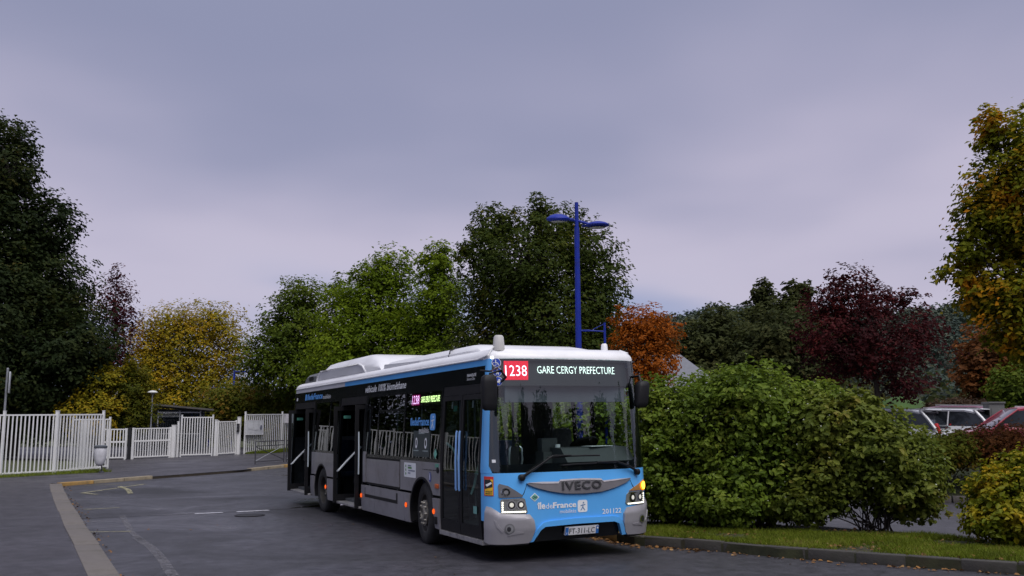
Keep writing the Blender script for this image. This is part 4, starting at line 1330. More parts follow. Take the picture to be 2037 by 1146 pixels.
# ---------------- wheels
def wheel(x, sgn, steer=0.0, dual=False):
    r = empty('wheel', (x, sgn * 1.08, .47), (0, 0, steer)); r.parent = BUS
    s = sgn
    T = MB().lathe([(.285, .13 * s), (.30, .142 * s), (.42, .145 * s), (.462, .12 * s), (.478, .08 * s), (.478, -.12 * s), (.46, -.15 * s), (.30, -.15 * s)], (0, 0, 0), 'Y', 36, cap=False).build('tyre', B_RUB, r, smooth=True)
    w = .02 if not dual else -.10
    MB().lathe([(.29, .135 * s), (.275, .125 * s), (.265, (.06 + w) * s), (.235, (.045 + w) * s), (.20, (.07 + w) * s), (.165, (.11 + w) * s), (.0, (.11 + w) * s)][:-1] + [(.01, (.11 + w) * s)], (0, 0, 0), 'Y', 30, cap=False).build('rim', pm('rim_dark', (.055, .052, .048), .6, metal=.3, var=.3, scale=15), r, smooth=True)
    ring = MB()
    ring.lathe([(.190, (.08 + w) * s), (.195, (.118 + w) * s), (.150, (.128 + w) * s), (.125, (.12 + w) * s), (.115, (.15 + w) * s), (.085, (.158 + w) * s), (.08, (.125 + w) * s), (.01, (.12 + w) * s)], (0, 0, 0), 'Y', 26, cap=False)
    ring.build('hub', B_STEEL, r, smooth=True)
    nuts = MB()
    for k in range(10):
        a = 2 * PI * k / 10
        nuts.lathe([(.019, (.11 + w) * s), (.019, (.15 + w) * s), (.012, (.158 + w) * s)], (.162 * math.cos(a), 0, .162 * math.sin(a)), 'Y', 8)
    nuts.build('wheel_nuts', pm('nut_grey', (.30, .28, .24), .45, metal=.4), r, smooth=True)
    return r
wheel(ARC_F, -1, R(-7)); wheel(ARC_F, 1, R(-7)); wheel(ARC_R, -1, 0, True); wheel(ARC_R, 1, 0, True)

# ---------------- inside
ds = MB()
ds.loft([[(x, y, z) for x, z in ((-.22, .9), (-.20, 1.24), (-.42, 1.46), (-.75, 1.47), (-.80, .9))] for y in (-.02, .12, 1.08)])
ds.build('dashboard', B_INT, BUS)
ds2 = MB().bx(-.55, -.16, -1.02, .02, .9, 1.19)
ds2.build('dash_shelf', B_INT, BUS)
MB().lathe([(.215, -.015), (.225, 0), (.215, .015), (.195, 0)], (0, 0, 0), 'Z', 24).build('steering_wheel', B_TRIM, BUS, smooth=True)
stw = [o for o in BUS.children if o.name.startswith('steering_wheel')][0]
stw.location = (-.88, .62, 1.50); stw.rotation_euler = (0, R(-28), 0)
def seat(x, y, mat, s=1.0, z=.39, w=.44):
    r = empty('seat', (x, y, z)); r.parent = BUS
    MB().box((0, 0, .44), (.44, w, .10)).build('cushion', mat, r, bevel=.03)
    MB().box((-.22, 0, .80), (.09, w, .66 * s), ry=R(-8)).build('backrest', mat, r, bevel=.04)
    MB().box((0, 0, .2), (.10, .2, .40)).build('pedestal', B_INTD, r)
    return r
seat(-1.45, .62, B_INTD, 1.15, .55, .5)
for x in (-3.9, -4.75, -7.9):
    for y in (.85, .40):
        seat(x, y, B_SEAT)
for x in (-2.75, -3.6, -4.45, -5.2, -8.0, -8.8):
    seat(x, -.92, B_SEAT)
MB().bx(-1.95, -1.90, .12, .62, .40, 2.3).build('cab_partition', pm('partition_dark', (.012, .012, .014), .6), BUS)
cd = MB().bx(-1.9, -.9, .08, .12, .42, 1.35).build('cab_door', B_INTD, BUS)
MB().tube([(-.9, .10, .5), (-.9, .10, 2.5)], .018, 8).build('grab_pole', B_TRIM, BUS, smooth=True)
for x, y in ((-2.2, -.55), (-2.2, .1), (-5.75, -.6), (-7.5, -.6), (-4.0, .1), (-6.6, .2), (-1.95, -.9)):
    MB().tube([(x, y, .39), (x, y, 2.6)], .018, 8).build('grab_pole', B_POLE, BUS, smooth=True)
vd = MB().box((-1.05, -.45, 1.32), (.10, .17, .34)).build('ticket_validator', B_INTD, BUS, bevel=.03)
MB().tube([(-1.0, -.54, 1.17), (-.98, -.555, 1.3), (-.98, -.545, 1.46), (-1.0, -.52, 1.49)], .016, 6).tube([(-1.0, -.36, 1.17), (-.98, -.345, 1.3), (-.98, -.355, 1.46), (-1.0, -.38, 1.49)], .016, 6).build('validator_guard', B_POLE, vd, smooth=True)
MB().tube([(-1.05, -.45, .39), (-1.05, -.45, 2.55)], .018, 8).build('grab_pole', B_INTD, BUS, smooth=True)
tm = MB().box((-.82, -.02, 1.48), (.16, .26, .24)).build('ticket_machine', B_INT, BUS, bevel=.02)
MB().box((-.80, -.0, 1.20), (.25, .32, .42)).build('machine_stand', B_INT, BUS)
MB().lathe([(.035, 0), (.04, .10)], (-.68, .07, 1.41), n=12).build('paper_cup', B_WTXT, BUS, smooth=True)
MB().box((-.50, .62, 1.478), (.22, .40, .006), rz=.15).build('paper_sheet', B_WTXT, BUS)
MB().bx(-.30, -.26, -.95, .95, 2.10, 2.32).build('sun_blind', pm('blind_grey', (.10, .105, .13), .6), BUS)
MB().box((-.35, -.82, 2.26), (.16, .20, .14)).build('inner_mirror', B_TRIM, BUS, bevel=.03)

# ------------------------------------------------------------------ white fences and gates
M_WHITE = pm('white_fence_paint', (0.72, 0.72, 0.72), 0.5, var=0.06, scale=3, dirt=((0.42, 0.42, 0.38), 0.5, 6))
M_GALV = pm('galvanised', (0.30, 0.31, 0.33), 0.45, metal=0.5, var=0.12, scale=12)
M_DGREY = pm('dark_grey_metal', (0.055, 0.055, 0.065), 0.5, metal=0.3, var=0.1)
M_BLUE = pm('post_blue_paint', (0.008, 0.026, 0.28), 0.45, var=0.15, scale=3, spec=0.25, dirt=((0.02, 0.025, 0.12), 0.5, 5))
M_BLACK = pm('matt_black', (0.012, 0.012, 0.014), 0.5)
PAV = 0.08
UNIT = {}


def unit_box(name, mat, parent, loc, dim, rz=0.0, ry=0.0):
    key = (name, mat.name)
    if key not in UNIT:
        o = MB().box((0, 0, 0), (1, 1, 1)).build(name, mat, parent)
        UNIT[key] = o.data
    else:
        o = link(bpy.data.objects.new(name, UNIT[key]), parent)
    o.location = loc
    o.scale = dim
    o.rotation_euler = (0, ry, rz)
    return o


def panel(root, a, b, h, spacing=0.137, bar=0.042, mid=None, toprail=True, gap=0.09, overhang=0.0):
    """one fence panel between two ground points: rails and single bars"""
    A, B = Vector(a), Vector(b)
    d = B - A
    L = math.hypot(d.x, d.y)
    rz = math.atan2(d.y, d.x)
    ry = -math.atan2(d.z, L)
    c = (A + B) / 2
    for zz in [gap, h - 0.025] + ([mid] if mid else []):
        unit_box('rail', M_WHITE, root, (c.x, c.y, c.z + zz), (L, 0.035, 0.05 if zz != mid else .07), rz, ry)
    n = max(2, int(round(L / spacing)))
    for i in range(1, n):
        p = A.lerp(B, i / n)
        unit_box('bar', M_WHITE, root, (p.x, p.y, p.z + (gap + h - .03) / 2), (bar, 0.026, h - gap - .03), rz)


def post(root, p, h, w=0.08, mat=None, cap=True):
    unit_box('post', mat or M_WHITE, root, (p[0], p[1], p[2] + h / 2 - .05), (w, w, h + .1))
    if cap:
        unit_box('post_cap', mat or M_WHITE, root, (p[0], p[1], p[2] + h + .012), (w * 1.15, w * 1.15, .024))


def gpt(x, y): return (x, y, hz(y) + PAV)


# left fence; it goes on past the edge of the picture
lf = empty('bar_fence', gpt(-17.0, 31.41)); 
F0 = [(-15.12, 34.71), (-15.92, 32.84), (-17.0, 31.41), (-18.3, 29.8), (-19.6, 28.2), (-20.9, 26.6), (-22.2, 25.0), (-23.5, 23.4), (-24.8, 21.8)]
tag(lf, 'tall white bar fence running out of the left edge of the picture', 'fence')
def rel(root, p): return (p[0] - root.location.x, p[1] - root.location.y, p[2] - root.location.z)
for i in range(len(F0) - 1):
    panel(lf, rel(lf, gpt(*F0[i])), rel(lf, gpt(*F0[i + 1])), 2.04)
for i, p in enumerate(F0):
    post(lf, rel(lf, gpt(*p)), 2.14, .075 if i != 1 else .10)
# leaf pushed open behind the fence end
gl = empty('gate_leaf', gpt(-15.35, 35.2))
tag(gl, 'white gate leaf standing close behind the right end of the tall left fence', 'gate')
panel(gl, rel(gl, gpt(-15.95, 34.1)), rel(gl, gpt(-15.25, 35.6)), 1.86, spacing=.12)
post(gl, rel(gl, gpt(-15.95, 34.1)), 1.9, .06); post(gl, rel(gl, gpt(-15.25, 35.6)), 1.9, .06)

# pair of low vehicle gates
ga = empty('low_gate', gpt(-18.18, 41.95))
tag(ga, 'low white barred gate leaf left of the black post', 'gate')
panel(ga, rel(ga, gpt(-18.18, 41.95)), rel(ga, gpt(-17.36, 42.31)), 1.36, spacing=.125, mid=.78, bar=.045)
post(ga, rel(ga, gpt(-17.36, 42.31)), 1.38, .09, cap=False); post(ga, rel(ga, gpt(-18.2, 41.94)), 1.38, .07, cap=False)
gbp = empty('black_post', gpt(-17.22, 42.36))
tag(gbp, 'black meeting post between the two low white gate leaves', 'post')
unit_box('shaft', M_BLACK, gbp, (0, 0, .70), (.11, .10, 1.42)); unit_box('foot_plate', M_BLACK, gbp, (0, 0, .012), (.2, .2, .024))
gb2 = empty('low_gate', gpt(-17.08, 42.40))
tag(gb2, 'low white barred gate leaf right of the black post', 'gate')
panel(gb2, rel(gb2, gpt(-17.08, 42.40)), rel(gb2, gpt(-15.95, 43.95)), 1.38, spacing=.125, mid=.80, bar=.045)
post(gb2, rel(gb2, gpt(-17.08, 42.40)), 1.40, .09, cap=False); post(gb2, rel(gb2, gpt(-15.97, 43.93)), 1.40, .08, cap=False)
gp1 = empty('gate_post', gpt(-15.86, 44.08))
tag(gp1, 'thick white gate post between the low gate and the tall barred panel', 'post')
unit_box('shaft', M_WHITE, gp1, (0, 0, .72), (.17, .17, 1.5)); unit_box('post_cap', M_WHITE, gp1, (0, 0, 1.48), (.19, .19, .03))
gp2 = empty('gate_post', gpt(-15.74, 44.30))
tag(gp2, 'slim white post at the left end of the tall barred panel', 'post')
unit_box('shaft', M_WHITE, gp2, (0, 0, .80), (.08, .08, 1.66)); unit_box('post_cap', M_WHITE, gp2, (0, 0, 1.64), (.1, .1, .03))
# tall panel in the middle
tp = empty('barred_panel', gpt(-15.64, 44.45))
tag(tp, 'tall white barred gate panel between two low gates, in front of the shelter', 'gate')
panel(tp, rel(tp, gpt(-15.64, 44.45)), rel(tp, gpt(-14.45, 45.33)), 1.86, spacing=.125, bar=.042)
post(tp, rel(tp, gpt(-15.64, 44.45)), 1.94, .06); post(tp, rel(tp, gpt(-14.45, 45.33)), 1.94, .06)
gp3 = empty('gate_post', gpt(-14.33, 45.45))
tag(gp3, 'white post between the tall barred panel and the small gate', 'post')
unit_box('shaft', M_WHITE, gp3, (0, 0, .84), (.11, .11, 1.72)); unit_box('post_cap', M_WHITE, gp3, (0, 0, 1.71), (.13, .13, .03))
sg = empty('small_gate', gpt(-14.25, 45.55))
tag(sg, 'small white barred pedestrian gate beside the entry phone', 'gate')
panel(sg, rel(sg, gpt(-14.25, 45.55)), rel(sg, gpt(-13.74, 46.75)), 1.64, spacing=.125, bar=.042)
post(sg, rel(sg, gpt(-14.25, 45.55)), 1.68, .06, cap=False); post(sg, rel(sg, gpt(-13.74, 46.75)), 1.68, .06, cap=False)
gp4 = empty('gate_post', gpt(-13.62, 46.85))
tag(gp4, 'white post carrying the entry phone at the right end of the small gate', 'post')
unit_box('shaft', M_WHITE, gp4, (0, 0, .88), (.15, .15, 1.86)); unit_box('post_cap', M_WHITE, gp4, (0, 0, 1.83), (.17, .17, .03))
ep = empty('entry_phone', (-13.62, 46.76, hz(46.8) + PAV + 1.30))
tag(ep, 'black entry phone box fixed to the white gate post', 'entry phone')
unit_box('housing', M_BLACK, ep, (-.02, -.02, 0), (.13, .10, .42)); unit_box('speaker', M_DGREY, ep, (-.02, -.073, .08), (.08, .008, .10)); unit_box('button', M_GALV, ep, (-.02, -.073, -.06), (.03, .008, .03))
# right fence
rf = empty('bar_fence', gpt(-13.4, 47.6))
tag(rf, 'tall white bar fence with a notice board, ending behind the bus', 'fence')
F1 = [(-13.45, 47.3), (-12.55, 51.2), (-11.9, 53.6), (-11.0, 56.5), (-10.0, 59.5)]
for i in range(len(F1) - 1):
    panel(rf, rel(rf, gpt(*F1[i])), rel(rf, gpt(*F1[i + 1])), 1.97, spacing=.215, bar=.05)
for i, p in enumerate(F1):
    post(rf, rel(rf, gpt(*p)), 2.08, .075)
nb = empty('notice_board', (-13.18, 48.05, hz(48) + PAV + 1.3))
tag(nb, 'large white notice board fixed on the fence right of the entry phone', 'notice board')
rzb = math.atan2(51.2 - 47.3, -12.55 + 13.45)
unit_box('board', pm('board_white', (.62, .63, .66), .5), nb, (0, 0, 0), (1.75, .04, .70), rzb)
unit_box('frame_edge', M_WHITE, nb, (0, 0, .36), (1.79, .05, .03), rzb); unit_box('frame_edge', M_WHITE, nb, (0, 0, -.36), (1.79, .05, .03), rzb)
for k, (t, z, w, h) in enumerate(((-.45, .08, .45, .30), (.1, .06, .4, .36), (.6, .12, .25, .2))):
    unit_box('paper', pm('board_paper', (.70, .71, .74), .6), nb, (math.cos(rzb) * t + .03, math.sin(rzb) * t - .007, z), (w, .006, h), rzb)
unit_box('paper', pm('board_photo', (.12, .13, .2), .5), nb, (math.cos(rzb) * .62 + .034, math.sin(rzb) * .62 - .008, .0), (.16, .006, .22), rzb)
nb2 = empty('fence_sign', (-12.36, 51.6, hz(51.6) + PAV + 1.72))
tag(nb2, 'small pale sign at the top of the fence next to the bus rear', 'sign')
unit_box('plate', pm('sign_pale', (.60, .58, .62), .5), nb2, (0, -.05, 0), (.62, .03, .50), .2); unit_box('symbol', pm('sign_dark', (.08, .08, .12), .5), nb2, (-.05, -.07, .12), (.22, .006, .10), .2)
unit_box('symbol', pm('sign_dark', (.08, .08, .12), .5), nb2, (.14, -.032, .12), (.06, .006, .10), .2)

# crossed pedestrian barrier on the far kerb
def barrier(p0, p1, label):
    r = empty('pedestrian_barrier', p0)
    tag(r, label, 'barrier', 'grey crossed barriers along the far kerb')
    A, B = Vector((0, 0, 0)), Vector(p1) - Vector(p0)
    def P(t, z): q = A.lerp(B, t); return (q.x, q.y, q.z + z)
    for t in (0, 1):
        MB().tube([P(t, -.05), P(t, .92)], .024, 8).build('post', M_DGREY, r, smooth=True)
    for z in (.90, .72, .10):
        MB().tube([P(0, z), P(1, z)], .018, 8).build('rail', M_DGREY, r, smooth=True)
    MB().tube([P(0, .12), P(1, .70)], .016, 8).build('cross_bar', M_GALV, r, smooth=True)
    MB().tube([P(0, .70), P(1, .12)], .016, 8).build('cross_bar', M_DGREY, r, smooth=True)
    k = 10
    for i in range(1, k):
        MB().tube([P(i / k, .72), P(i / k, .90)], .007, 6).build('spindle', M_DGREY, r)
def gk(x, y): return (x, y, hz(y) + PAV)
barrier(gk(-10.33, 37.91), gk(-9.57, 39.5), 'grey metal barrier with crossed bars on the kerb left of the bus rear')
barrier(gk(-9.50, 39.65), gk(-8.7, 41.3), 'grey metal barrier with crossed bars, mostly hidden behind the bus rear')

# litter bag holder
bn = empty('litter_bin', gpt(-14.45, 33.15))
bn.scale = (.9, .9, .93)
tag(bn, 'clear plastic litter bag hung from a grey ring lid beside the fence end', 'litter bin')
MB().tube([(0, .12, -.1), (0, .12, .98)], .028, 8).build('post', M_DGREY, bn, smooth=True)
MB().lathe([(.20, .90), (.245, .93), (.25, .99), (.19, 1.02), (.02, 1.03)], (0, -.08, 0), n=22).build('ring_lid', pm('bin_lid_grey', (.075, .085, .10), .5), bn, smooth=True)
bagm = glass('bag_film', (.80, .80, .82), rough=.25, refl=2.2)
rings = []
rnd = random.Random(7)
for t, r_ in ((.93, .22), (.82, .24), (.65, .225), (.5, .205), (.36, .17), (.28, .12), (.25, .04)):
    rings.append([((r_ + rnd.uniform(-.012, .012)) * math.cos(a) , -.08 + (r_ + rnd.uniform(-.012, .012)) * math.sin(a), t) for a in np.linspace(0, 2 * PI, 19)[:-1]])
MB().loft(rings).build('bag', pm('bag_milky', (.60, .60, .63), .35, var=.12, scale=6), bn, smooth=True)
MB().box((0, .06, .30), (.04, .16, .03)).build('bracket', M_DGREY, bn)
MB().lathe([(.11, -.02), (.10, .03), (.05, .06)], (0, .12, 0), n=14).build('foot', M_DGREY, bn, smooth=True)

# sign post seen edge-on at the left
sp = empty('sign_post', gpt(-19.5, 36.0))
tag(sp, 'grey sign post with its sign plate seen edge-on at the far left', 'sign')
MB().tube([(0, 0, -.2), (0, 0, 3.75)], .045, 10).build('pole', M_GALV, sp, smooth=True)
MB().box((.10, .02, 3.25), (.05, .62, .82), rz=.45).build('sign_plate', pm('sign_back', (.42, .43, .46), .4, metal=.3), sp, bevel=.01)
MB().lathe([(.05, 3.75), (.045, 3.80), (.01, 3.82)], (0, 0, 0), n=10).build('pole_cap', M_GALV, sp, smooth=True)

# shelter behind the gates
sh = empty('shelter', (-19.75, 49.6, hz(50.2) + .15), (0, 0, .42))
tag(sh, 'small grey open shelter with a flat roof behind the white gates', 'shelter')
SHW = pm('shelter_wall', (.11, .13, .16), .6, var=.12, scale=2)
MB().bx(0, .05, -.1, 1.7, 0, 2.28).build('side_wall', SHW, sh)
MB().bx(0, 3.5, 1.65, 1.7, 0, 2.2).build('back_wall', SHW, sh)
MB().add([(-.15, -.35, 2.44), (3.75, -.35, 2.10), (3.75, 1.95, 2.06), (-.15, 1.95, 2.40), (-.15, -.35, 2.53), (3.75, -.35, 2.19), (3.75, 1.95, 2.15), (-.15, 1.95, 2.49)], [(0, 3, 2, 1), (4, 5, 6, 7), (0, 1, 5, 4), (1, 2, 6, 5), (2, 3, 7, 6), (3, 0, 4, 7)]).build('roof', pm('shelter_roof', (.085, .08, .075), .8, var=.25, scale=3), sh)
fr = M_GALV
for x in (.95, 2.05, 3.1):
    MB().bx(x - .03, x + .03, -.03, .03, 0, 2.1).build('frame_post', fr, sh)
MB().bx(.95, 3.1, -.025, .025, 1.98, 2.04).build('frame_rail', fr, sh); MB().bx(.95, 3.1, -.025, .025, .85, .90).build('frame_rail', fr, sh)
for a, b in ((.98, 2.02), (2.08, 3.07)):
    MB().add([(a, 0, .9), (b, 0, .9), (b, 0, 1.98), (a, 0, 1.98)], [(0, 1, 2, 3)]).build('pane', glass('shelter_pane', (.45, .5, .5)), sh, recalc=False)
MB().bx(.5, 3.2, 1.2, 1.55, .42, .47).build('bench', pm('bench_wood', (.12, .08, .05), .7), sh)

# small garden lamp behind the gates
sl = empty('path_lamp', (-17.55, 45.6, hz(45.6) + .07))
sl.scale = (.92, .92, .92)
tag(sl, 'small white mushroom lamp on a thin pole above the shelter', 'lamp')
MB().tube([(0, 0, 0), (0, 0, 3.2)], [.05, .035], 8).build('pole', M_GALV, sl, smooth=True)
MB().lathe([(.04, 3.18), (.10, 3.24), (.12, 3.30)], (0, 0, 0), n=14).build('lamp_neck', M_GALV, sl, smooth=True)
MB().lathe([(.10, 3.28), (.26, 3.30), (.27, 3.33), (.18, 3.40), (.03, 3.43)], (0, 0, 0), n=20).build('lamp_shade', pm('lamp_white', (.6, .6, .58), .5), sl, smooth=True)

# blue frame posts
def blue_frame(loc, h, w, label, rz=0.0):
    r = empty('blue_frame_post', loc, (0, 0, rz))
    tag(r, label, 'post')
    MB().tube([(0, 0, -.2), (0, 0, h)], .06, 10).build('pole', M_BLUE, r, smooth=True)
    MB().tube([(0, 0, h - .12), (w, 0, h - .17)], .045, 8).build('arm', M_BLUE, r, smooth=True)
    MB().tube([(w, 0, h - .17), (w, 0, h - .9)], .04, 8).build('drop_post', M_BLUE, r, smooth=True)
blue_frame((-17.9, 60, .56), 4.95, 1.5, 'blue post with a side arm showing above the red-green hedge')
blue_frame((-20.7, 64, .56), 4.1, 1.1, 'lower blue post with a side arm half hidden behind the hedge')

# double street lamp behind the bus
la = empty('street_lamp', (1.25, 17.5, 0.10))
tag(la, 'blue street lamp with two disc heads rising behind the bus', 'street lamp')
MB().tube([(0, 0, -.1), (0, 0, 3.0), (0, 0, 5.05)], [.072, .058, .047], 14).build('pole', M_BLUE, la, smooth=True)
MB().tube([(0, 0, 5.05), (0, 0, 5.45)], .050, 14).build('sleeve', M_BLUE, la, smooth=True)
MB().tube([(0, 0, 5.45), (0, 0, 5.94)], .036, 12).build('pole_tip', M_BLUE, la, smooth=True)
def lamp_head(cx, cy, cz, tilt, tz, name='lamp_head', flat=False):
    prof = [(.02, -.045), (.17, -.045), (.215, -.03), (.228, .0), (.215, .022), (.16, .06), (.09, .085), (.01, .092)]
    if flat:
        prof = [(r, z * .75) for r, z in prof]
    o = MB().lathe(prof, (0, 0, 0), n=26).build(name, M_BLUE, la, smooth=True)
    o.location = (cx, cy, cz); o.rotation_euler = (tilt, 0, tz)
    g = MB().lathe([(.145, -.052), (.13, -.060), (.01, -.064)], (0, 0, 0), n=20).build('lamp_glass', pm('lamp_diffuser', (.45, .46, .46), .3), o, smooth=True)
    MB().tube([(.19, 0, -.01), (.30, 0, -.01)], .022, 8).build('head_bracket', M_BLUE, o, smooth=True)
lamp_head(-.36, -.02, 5.615, R(7), 0)
lamp_head(.40, .02, 5.50, R(-3), PI - .1, flat=True)
MB().tube([(-.15, 0, 5.60), (0, 0, 5.585), (.24, 0, 5.515)], .024, 8).build('cross_arm', M_BLUE, la, smooth=True)
lb = empty('blue_side_post', (1.76, 17.62, 0.10))
tag(lb, 'short blue post joined by a thin arm to the tall street lamp', 'post')
MB().tube([(0, 0, -.1), (0, 0, 3.62)], [.030, .022], 10).build('pole', M_BLUE, lb, smooth=True)
MB().tube([(0, 0, 3.45), (-.24, -.05, 3.46), (-.46, -.1, 3.46)], .014, 8).build('arm', M_BLUE, lb, smooth=True)
MB().tube([(0, 0, 3.60), (-.22, -.05, 3.49)], .006, 6).build('stay', M_BLUE, lb, smooth=True)
MB().box((-.36, -.08, 3.46), (.16, .05, .035)).build('coupling', M_BLUE, lb, bevel=.008)

# low building with a pale roof behind the orange tree
hs = empty('low_building', (8.5, 46, .56), (0, 0, -.35))
tag(hs, 'low building with a pale grey sloping roof behind the hedge', 'building')
HW_ = pm('render_pale', (.42, .42, .43), .8, var=.08)
MB().bx(-5, 1.6, -2, 2, 0, 3.0).build('wall', HW_, hs)
MB().add([(-5.3, -2.3, 2.9), (2.0, -2.3, 2.9), (2.0, 2.3, 2.9), (-5.3, 2.3, 2.9), (-5.3, 0, 4.75), (-.2, 0, 4.75)], [(0, 1, 5, 4), (2, 3, 4, 5), (1, 2, 5), (3, 0, 4), (0, 3, 2, 1)]).build('roof', pm('roof_sheet', (.16, .165, .19), .5, var=.08), hs)
for x in (-3.8, -2.2, -.6):
    wn_ = MB().bx(x - .5, x + .5, -2.02, -1.98, 1.0, 2.2).build('window', pm('window_dark', (.03, .035, .045), .1), hs)
    MB().bx(x - .58, x + .58, -2.07, -1.99, .93, 1.0).build('sill', HW_, wn_)

# grey cabinet at the back of the car park
cb = empty('utility_cabinet', (15.6, 30.4, .55))
tag(cb, 'grey utility cabinet standing among shrubs above the parked cars', 'cabinet')
CBM = pm('cabinet_grey', (.10, .10, .10), .7, var=.15, scale=4)
MB().box((0, 0, .95), (.50, .42, 1.9)).build('housing', CBM, cb, bevel=.015)
MB().box((0, 0, 1.93), (.56, .48, .06)).build('cap', CBM, cb, bevel=.01)
MB().box((.02, -.216, .95), (.42, .012, 1.6)).build('door', CBM, cb, bevel=.004)

# ------------------------------------------------------------------ parked cars
def car(name, label, loc, rz, paint, kind='hatch', L=4.15, W=1.74, H=1.50):
    r = empty(name, loc, (0, 0, rz))
    tag(r, label, 'car', 'cars parked above the bank')
    P = pm('car_paint_' + name + str(len(MATS)), paint, .3, var=.04, coat=.6)
    gl_ = pm('car_window', (.02, .024, .03), .08, var=.1)
    hb = W / 2
    st = [(-.5, .82, .38, .70), (-.47, .93, .22, .86), (-.38, .99, .18, .93), (-.15, 1.0, .18, .95), (.15, 1.0, .18, .94), (.27, .99, .18, .91), (.40, .96, .18, .84), (.47, .88, .22, .72), (.5, .74, .34, .56)]
    rings = []
    for t, w, zb, zt in st:
        x = t * L
        rings.append([(x, -hb * w * .88, zb), (x, -hb * w, zb + .16), (x, -hb * w, zt - .16), (x, -hb * w * .93, zt), (x, -hb * w * .5, zt + .02), (x, hb * w * .5, zt + .02), (x, hb * w * .93, zt), (x, hb * w, zt - .16), (x, hb * w, zb + .16), (x, hb * w * .88, zb)])
    MB().loft(rings).build('body', P, r, smooth=True)
    if kind == 'hatch':
        gh = [(-.47, .90, .88), (-.36, .93, H - .10), (-.28, .93, H - .03), (-.02, .95, H), (.10, .94, H - .06), (.27, .92, .90)]
    else:
        gh = [(-.40, .90, .90), (-.26, .93, H - .08), (-.16, .93, H - .02), (.02, .95, H), (.10, .94, H - .05), (.28, .92, .90)]
    zb = .90
    rg = []
    for t, w, z in gh:
        k = (z - zb) / (H - zb)
        wt = hb * w * (1 - .17 * k)
        x = t * L
        rg.append([(x, -hb * .93, zb - .02), (x, -(hb * .93 * (1 - k * .5) + wt * k * .5), zb + (z - zb) * .5), (x, -wt, z - .03 * k), (x, -wt * .86, z), (x, wt * .86, z), (x, wt, z - .03 * k), (x, (hb * .93 * (1 - k * .5) + wt * k * .5), zb + (z - zb) * .5), (x, hb * .93, zb - .02)])
    MB().loft(rg).build('window_glass', gl_, r, smooth=True)
    rr = []
    for t, w, z in gh[1:-1]:
        k = (z - zb) / (H - zb); wt = hb * w * (1 - .17 * k) + .012; x = t * L
        rr.append([(x, -wt, z - .07), (x, -wt, z - .02), (x, -wt * .86, z + .016), (x, wt * .86, z + .016), (x, wt, z - .02), (x, wt, z - .07)])
    MB().loft(rr).build('roof_panel', P, r, smooth=True)
    for s in (-1, 1):
        def gy(k): return s * (hb * .93 * (1 - k) + hb * .93 * .83 * k + .012)
        for x0, x1, wd in ((gh[0][0], gh[1][0], .07), (-.16, -.17, .035), (.0, -.005, .03), (gh[-1][0], gh[-2][0], .035)):
            MB().tube([(x0 * L, gy(0), zb - .02), ((x0 + x1) / 2 * L, gy(.5), (zb + H) / 2 - .02), (x1 * L, gy(.96), H - .07)], wd * .7, 6).build('pillar', P, r, smooth=True)
        MB().tube([(-.40 * L, s * hb * .85, H - .01), (.02 * L, s * hb * .80, H + .03)], .016, 6).build('roof_rail', pm('rail_grey', (.45, .45, .46), .4, metal=.5), r, smooth=True)
        MB().box((.20 * L, s * (hb + .07), .98), (.10, .16, .12)).build('wing_mirror', P, r, bevel=.03)
        for x in (-.31, .315):
            w = MB().lathe([(.18, .09 * s), (.29, .10 * s), (.31, .07 * s), (.31, -.08 * s), (.2, -.1 * s)], (x * L, s * (hb - .11), .31), 'Y', 22, cap=False).build('tyre', B_RUB, r, smooth=True)
            MB().lathe([(.19, .085 * s), (.17, .06 * s), (.05, .08 * s), (.01, .085 * s)], (x * L, s * (hb - .11), .31), 'Y', 18).build('rim', pm('alloy', (.5, .5, .52), .3, metal=.7), w, smooth=True)
        MB().box((-.475 * L, s * hb * .76, .88), (.10, .16, .34), ry=R(18)).build('tail_light', pm('tail_red', (.45, .02, .02), .25), r, bevel=.03)
        MB().box((.475 * L, s * hb * .66, .66), (.16, .34, .13), rz=s * R(-18)).build('headlamp', pm('head_clear', (.6, .62, .65), .1, metal=.3), r, bevel=.03)
    MB().box((-.505 * L, 0, .60), (.02, .52, .11)).build('number_plate', pm('plate_white', (.72, .72, .74), .4), r)
    if kind == 'hatch':
        MB().box((-.375 * L, 0, H - .04), (.26, hb * 1.5, .035), ry=R(6)).build('rear_spoiler', P, r, bevel=.01)
    return r
car('estate_car', 'white hatchback with roof rails parked above the bank, nearest the big green bush', (14.0, 31.2, .80), PI - .75, (.66, .67, .70))
rc = car('hatchback_car', 'dark red hatchback with a lit tail lamp parked behind the white car', (15.2, 33.0, .85), PI - .72, (.16, .012, .035), H=1.58)
MB().box((-.41 * 4.15, 0, 1.54), (.03, .30, .035)).build('brake_lamp', em('brake_red', (1.0, .05, .03), 3.0), rc)
MB().box((-.44 * 4.15, .66, 1.26), (.12, .12, .22), ry=R(22)).build('lit_tail_lamp', em('tail_lit', (1.0, .10, .06), 2.2), rc, bevel=.02)
car('small_car', 'faded red saloon at the right edge, behind the brown shrubs', (14.35, 26.2, .76), PI - .20, (.38, .05, .075), 'saloon')
car('parked_car', 'pale silver car half hidden left of the white hatchback', (12.2, 31.0, .78), PI - .75, (.55, .57, .60))

# ------------------------------------------------------------------ vegetation
M_BARK = pm('bark', (0.050, 0.042, 0.034), 0.9, var=0.3, scale=8, bump=0.8, bscale=14)
M_STEM = pm('shrub_stem', (0.030, 0.022, 0.018), 0.85, var=0.3, scale=12)

